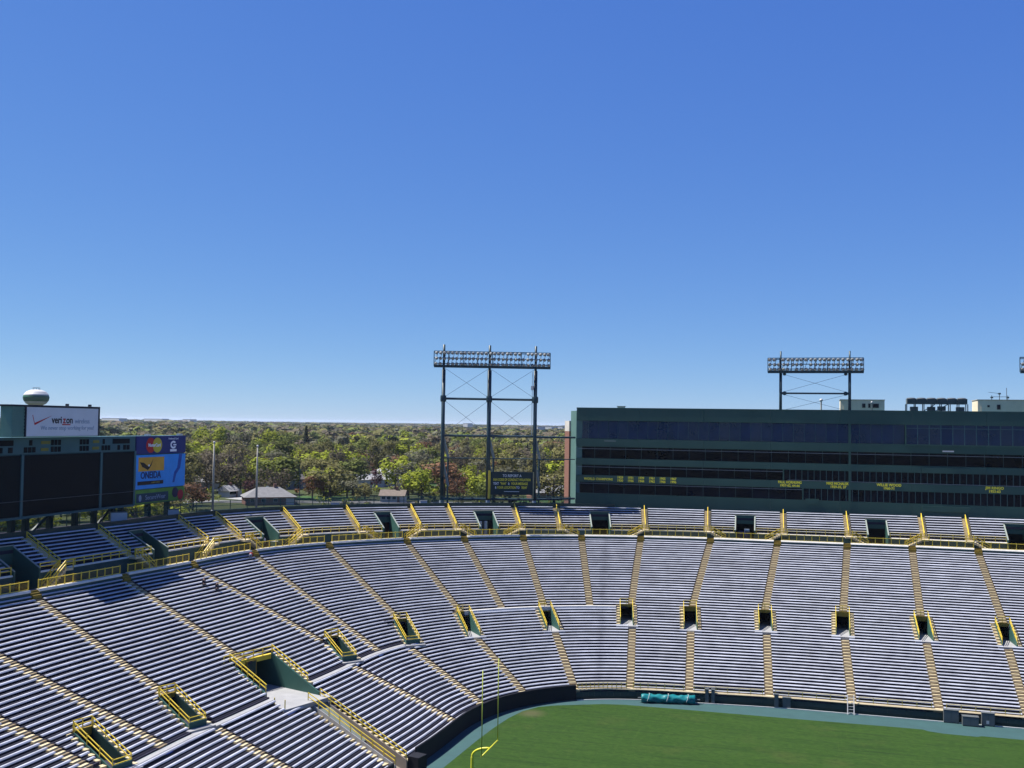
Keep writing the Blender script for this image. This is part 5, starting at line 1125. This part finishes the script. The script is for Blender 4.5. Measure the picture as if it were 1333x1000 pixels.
KEY = [(551, 366, 7, 12.5, 'lime', 'round bright lime tree just left of the light tower'), (597, 372, 4.2, 9, 'red', 'rusty shrub like tree between left and middle tower legs'), (624, 402, 7.5, 14, 'lime', 'bright lime tree left of the notice board'),
       (638, 520, 9, 17, 'lime', 'tall lime tree behind the middle tower leg'), (705, 545, 6.5, 17, 'lime', 'lime tree right of the right tower leg'), (300, 392, 9, 21, 'bare', 'tall brown bare tree between the two flagpoles'), (350, 440, 4.2, 13, 'red', 'dark rusty tree behind the right flagpole'),
       (250, 385, 8, 18, 'olive', 'tall olive tree beside the sponsor panels'), (277, 650, 11, 26, 'lime', 'broad yellow lime tree high on the skyline right of the sponsor wing'), (352, 640, 11, 24, 'lime', 'broad lime tree high above the right flagpole'), (315, 650, 8, 23, 'grey', 'grey green tree between the two broad lime trees'),
       (391, 425, 2.7, 12, 'conifer', 'dark conifer behind the wide hip roofed house'), (383, 440, 2.2, 14, 'conifer', 'slim dark conifer left of its neighbour behind the hip roofed house'), (432, 372, 9, 13, 'olive', 'wide olive tree right of the hip roofed house'), (410, 368, 5, 10, 'red', 'orange budding bush at the right end of the hip roofed house'),
       (470, 520, 7, 14, 'red', 'orange red tree above the white houses'), (490, 415, 3.2, 10, 'purple', 'purple tree in front of the white houses'), (522, 500, 6, 14, 'red', 'orange maple right of the white houses'), (484, 590, 4, 17, 'lime', 'small bright lime tree above the orange red tree'),
       (720, 520, 3.0, 15, 'conifer', 'dark conifer left of the brick pier'), (545, 420, 2.2, 9, 'conifer', 'dark conifer behind the round lime tree'), (535, 560, 10, 18, 'lime', 'lime tree above the orange maple'), (561, 600, 9, 20, 'red', 'orange budding tree left of the light tower'), (555, 470, 8, 14, 'grey', 'grey twiggy tree behind the round lime tree'),
       (668, 395, 6, 9, 'red', 'rusty tree behind the foot of the notice board'), (400, 700, 8, 24, 'conifer', 'far dark conifer on the skyline'), (378, 720, 9, 24, 'green', 'far green tree beside the skyline conifer'), (735, 420, 6, 12, 'olive', 'olive tree beside the brick pier'), (700, 430, 7, 15, 'olive', 'olive tree behind the right tower leg'),
       (330, 375, 3, 7, 'purple', 'small purple tree left of the hip roofed house'), (455, 380, 6, 8, 'grey', 'low grey green tree right of the wide olive tree'), (478, 372, 4.5, 6, 'olive', 'low olive tree at the rim left of the tan shed'), (255, 330, 6, 10, 'red', 'rusty low tree right below the sponsor panels'), (240, 350, 7, 15, 'olive', 'olive tree half hidden by the sponsor panels')]
KP = []
for px, dist, rx, h, kd, lab in KEY:
    x, y = place(px, dist); KP.append((x, y, rx)); tree(kd, x, y, rx, h, lab, 'trees beyond the rim')
HP = [place(px, dist) + (a[0] * .62 + 2,) for lab, px, dist, *a in HS]
WTS = ['lime', 'green', 'olive', 'bare', 'grey', 'red', 'conifer', 'purple']; PW_ = np.array([.16, .21, .29, .14, .16, .02, .02, 0])
PFAR = np.array([0, .16, .36, .20, .18, 0, .10, 0]); PDIST = np.array([0, .06, .22, .24, .08, 0, .40, 0])
occ = KP + HP; cnt = 0; tries = 0
where = lambda px: 'under the scoreboard' if px < 235 else 'left of the flagpoles' if px < 275 else 'near the flagpoles' if px < 345 else 'between flagpoles and light tower' if px < 560 else 'behind the light tower' if px < 700 else 'beside the brick pier'
RT = []
while cnt < 255 and tries < 20000:
    tries += 1
    px = random.uniform(60, 742); dist = random.uniform(338, 640) if px > 235 else random.uniform(338, 430); x, y = place(px, dist); rx = random.uniform(6, 12)
    if dist < 352 and random.random() < .5: continue
    if any((x - a) ** 2 + (y - b) ** 2 < (rx * .60 + c * .60) ** 2 for a, b, c in occ): continue
    # keep the plainest houses in view: no crown right in front of them
    if any(abs(math.atan2(-x, y) - math.atan2(-a, b)) * dist < c * .5 + rx * .5 and 0 < math.hypot(a, b) - dist < 45 for a, b, c in HP[:9]): continue
    if any(abs(math.atan2(-x, y) - math.atan2(-a, b)) * dist < c * .6 + rx * .8 and 0 < math.hypot(a, b) - dist < 40 for a, b, c in KP): continue
    kd = random.choices(WTS, PW_)[0]; h = random.uniform(13, 20) if dist > 430 else random.uniform(10, 16)
    if kd == 'conifer': rx = random.uniform(3, 4)
    occ.append((x, y, rx)); cnt += 1; RT.append((px, dist, kd, x, y, rx, h))
for i in range(34):
    px = random.uniform(-15, 235); dist = random.uniform(235, 335); x, y = place(px, dist); RT.append((px, dist, random.choices(WTS, PW_)[0], x, y, random.uniform(4, 6.5), random.uniform(7, 12)))
RT.sort(); nth = {}
for px, dist, kd, x, y, rx, h in RT:
    depth = 'near row' if dist < 400 else 'middle rows' if dist < 520 else 'far rows'
    k = (kd, depth, where(px)); nth[k] = nth.get(k, 0) + 1
    tot = sum(1 for q in RT if (q[2], 'near row' if q[1] < 400 else 'middle rows' if q[1] < 520 else 'far rows', where(q[0])) == k)
    tree(kd, x, y, rx, h, '%s%s%s, %s %s' % (ORD[nth[k]] + ' ' if tot > 1 else '', DESC[kd], ' from left' if tot > 1 else '', depth, where(px)), 'trees beyond the rim')

# shrubs and hedges between the trees
n = 1500; pxs = rng.uniform(60, 760, n); ds = rng.uniform(330, 640, n); q = []; mi = []
for i in range(n):
    x, y = place(pxs[i], ds[i])
    if any((x - a) ** 2 + (y - b) ** 2 < (c + 5) ** 2 for a, b, c in HP) or (ds[i] < 352 and rng.random() < .6): continue
    if -186 < x < -150 and 318 < y < 345 or any(abs(math.atan2(-x, y) - math.atan2(-a, b)) * ds[i] < c + 1 and 0 < math.hypot(a, b) - ds[i] < 25 for a, b, c in HP[:9]): continue
    r_ = rng.uniform(1.2, 3.2); c = leaf_cloud(34, r_ * 1.3, r_ * .8, r_ * .6, .5, 5); c += np.array([x, y, ground_z(x, y)]); q.append(c); mi.append(np.full(34, rng.choice(8, p=PW_)))
tag(link('undergrowth', quads_mesh('undergrowth', np.concatenate(q), [FM[k] for k in WTS], np.concatenate(mi))), kind='stuff')

# the wood beyond: one mass to the horizon
def wood(r0, r1, spacing, leaves, size, rx, rz, pk):
    a0, a1 = R(-52), R(-8); area = (a1 - a0) / 2 * (r1 * r1 - r0 * r0); n = int(area / spacing ** 2)
    rad = np.sqrt(rng.uniform(r0 * r0, r1 * r1, n)); an = rng.uniform(a0, a1, n); x = rad * np.sin(an); y = rad * np.cos(an)
    # woods thin out into clearings
    keep = (np.sin(x * .006 + 1) + np.sin(y * .005 - x * .002) + rng.normal(0, .8, n)) > -1.3; x, y = x[keep], y[keep]; n = len(x)
    z = np.array([ground_z(a, b) for a, b in zip(x, y)])
    base = [leaf_cloud(leaves, 1, 1, 0, size, 7).reshape(leaves, 4, 3) for _ in range(6)]
    k = rng.integers(0, 6, n); s = rng.uniform(.7, 1.35, n); hgt = rng.uniform(.75, 1.3, n); ang = rng.uniform(0, 6.283, n)
    P = np.stack([base[i] for i in k]); c, s_ = np.cos(ang)[:, None, None], np.sin(ang)[:, None, None]
    X = P[..., 0] * c - P[..., 1] * s_; Y = P[..., 0] * s_ + P[..., 1] * c
    X = X * (rx * s)[:, None, None] + x[:, None, None]; Y = Y * (rx * s)[:, None, None] + y[:, None, None]; Z = P[..., 2] * (rz * hgt)[:, None, None] + (z + rz * hgt * 1.05)[:, None, None]
    q = np.stack([X, Y, Z], -1).reshape(-1, 3); mi = np.repeat(rng.choice(8, n, p=pk), leaves)
    return q, mi
Q = [wood(630, 1050, 14.5, 150, .19, 9.5, 8.5, PW_), wood(1050, 1900, 17, 64, .28, 12.5, 8.5, PFAR), wood(1900, 3800, 28, 36, .40, 19, 8, PDIST), wood(3800, 7800, 52, 26, .46, 38, 9, PDIST)]
tag(link('woodland', quads_mesh('woodland', np.concatenate([a for a, b in Q]), [FM[k] for k in WTS], np.concatenate([b for a, b in Q]))), kind='stuff')

# ------------------------------------------------------------------ people
def person(label, loc, rz, joints, shirt, trousers, hair):
    # joints: dict of name -> (x, y, z, r); links below
    names = list(joints); v = [joints[n][:3] for n in names]; ix = {n: i for i, n in enumerate(names)}
    E_ = [('pelvis', 'chest'), ('chest', 'neck'), ('neck', 'head'), ('head', 'crown')]
    for s in ('l', 'r'): E_ += [('pelvis', s + 'hip'), (s + 'hip', s + 'knee'), (s + 'knee', s + 'ankle'), (s + 'ankle', s + 'toe'), ('chest', s + 'sho'), (s + 'sho', s + 'elb'), (s + 'elb', s + 'wri'), (s + 'wri', s + 'hand')]
    me = bpy.data.meshes.new('body'); me.from_pydata(v, [(ix[a], ix[b]) for a, b in E_], []); o = bpy.data.objects.new('tmp_body', me); COL.objects.link(o)
    md = o.modifiers.new('s', 'SKIN'); sk = me.skin_vertices[0].data
    for n in names: sk[ix[n]].radius = (joints[n][3], joints[n][3])
    sk[ix['pelvis']].use_root = True; o.modifiers.new('d', 'SUBSURF').levels = 1
    bpy.context.view_layer.update(); m2 = bpy.data.meshes.new_from_object(o.evaluated_get(bpy.context.evaluated_depsgraph_get())); bpy.data.objects.remove(o)
    m2.materials.clear()
    for m in (mat('skin', (.45, .27, .19), .6, var=.05), shirt, trousers, mat('shoe_dark', (.02, .02, .02), .6), hair): m2.materials.append(m)
    J = {n: Vector(joints[n][:3]) for n in names}; zone = {}
    for n in names: zone[n] = 0 if n in ('head', 'neck') or 'hand' in n or 'wri' in n else 4 if n == 'crown' else 1 if n in ('chest',) or 'sho' in n or 'elb' in n else 3 if 'ank' in n or 'toe' in n else 2
    for p in m2.polygons: c = p.center; p.material_index = zone[min(names, key=lambda n: (J[n] - c).length)]
    m2.polygons.foreach_set('use_smooth', [True] * len(m2.polygons))
    r = empty('person', label, 'person', loc, 'people in the stands', rz); link('body', m2, r, world=False)
def sitting(lean=0.0):
    j = {'pelvis': (0, 0, .5, .16), 'chest': (0, -.12 - lean, .98, .17), 'neck': (0, -.17 - lean, 1.2, .065), 'head': (0, -.2 - lean, 1.33, .10), 'crown': (0, -.2 - lean, 1.43, .09)}
    for s, q in (('l', -1), ('r', 1)):
        j.update({s + 'hip': (q * .12, -.05, .48, .11), s + 'knee': (q * .16, -.46, .52, .08), s + 'ankle': (q * .16, -.48, .1, .05), s + 'toe': (q * .17, -.64, .05, .045), s + 'sho': (q * .2, -.13 - lean, 1.08, .07), s + 'elb': (q * .28, -.25 - lean, .8, .05), s + 'wri': (q * .15, -.43, .66, .035), s + 'hand': (q * .1, -.5, .62, .04)})
    return j
def bending():
    j = {'pelvis': (0, .1, .92, .15), 'chest': (0, -.42, 1.08, .17), 'neck': (0, -.62, 1.08, .065), 'head': (0, -.74, 1.03, .10), 'crown': (0, -.83, .99, .09)}
    for s, q in (('l', -1), ('r', 1)):
        j.update({s + 'hip': (q * .11, .08, .88, .10), s + 'knee': (q * .13, .02, .48, .075), s + 'ankle': (q * .13, .1, .08, .05), s + 'toe': (q * .14, -.1, .04, .045), s + 'sho': (q * .2, -.46, 1.04, .07), s + 'elb': (q * .24, -.55, .76, .05), s + 'wri': (q * .15, -.68, .52, .035), s + 'hand': (q * .14, -.72, .44, .04)})
    return j
def standing():
    j = {'pelvis': (0, 0, .95, .15), 'chest': (0, 0, 1.32, .17), 'neck': (0, 0, 1.52, .065), 'head': (0, -.02, 1.64, .10), 'crown': (0, -.01, 1.75, .09)}
    for s, q in (('l', -1), ('r', 1)):
        j.update({s + 'hip': (q * .11, 0, .9, .10), s + 'knee': (q * .12, -.02, .5, .075), s + 'ankle': (q * .12, .02, .08, .05), s + 'toe': (q * .14, -.14, .04, .045), s + 'sho': (q * .21, 0, 1.42, .07), s + 'elb': (q * .27, .03, 1.12, .05), s + 'wri': (q * .26, -.08, .88, .035), s + 'hand': (q * .25, -.12, .8, .04)})
    return j
navy_c = mat('navy_cloth', (.01, .012, .03), .8); red_c = mat('red_cloth', (.45, .02, .03), .8); denim = mat('pale_denim', (.25, .28, .33), .8); white_c = mat('white_cloth', (.6, .6, .62), .8); hair_m = mat('dark_hair', (.02, .015, .01), .7)
def at_row(u, i, fr=.45): p = SZ(u, (i + fr) / N, ZB + i * DZ); return (p.x, p.y, p.z)
person('person in red shirt bending over beside the concourse steps', at_row(101.6, 54), R(200), bending(), red_c, denim, hair_m)
person('person in dark clothes sitting on an upper bench left of centre', at_row(85.2, 49, .7), R(65), sitting(), navy_c, navy_c, hair_m)
person('person in dark clothes sitting two rows lower than the other', at_row(86.1, 47, .7), R(65), sitting(.05), navy_c, navy_c, hair_m)
p = off(109.2, 4.0, 19.1); person('person in white shirt standing in the doorway of the top tier', p, R(30), standing(), white_c, navy_c, hair_m)
p = off(110.4, 3.4, 19.1); r = empty('vendor_table', 'white topped table beside the person in the doorway', 'table', p, rz=R(25))
MB().box(-.8, .8, -.35, .35, .95, 1.02).build('table_top', white, r, world=False)
for a in (-.7, .7):
    for b in (-.28, .28): MB().box(a - .04, a + .04, b - .04, b + .04, 0, .95).build('leg', grey_box, r, world=False)

# ------------------------------------------------------------------ air: thin haze over town and stadium
hz = MB().box(-24000, 24000, -24000, 24000, ZG - 14, 64.0)
hm = bpy.data.materials.new('haze_air'); hm.use_nodes = True; ht = hm.node_tree; ht.nodes.clear()
hv = ht.nodes.new('ShaderNodeVolumePrincipled'); hv.inputs['Color'].default_value = (.74, .85, 1, 1); hv.inputs['Density'].default_value = 0.000035; hv.inputs['Anisotropy'].default_value = 0.2
ho = ht.nodes.new('ShaderNodeOutputMaterial'); ht.links.new(hv.outputs[0], ho.inputs['Volume'])
tag(hz.build('haze', hm), kind='stuff')
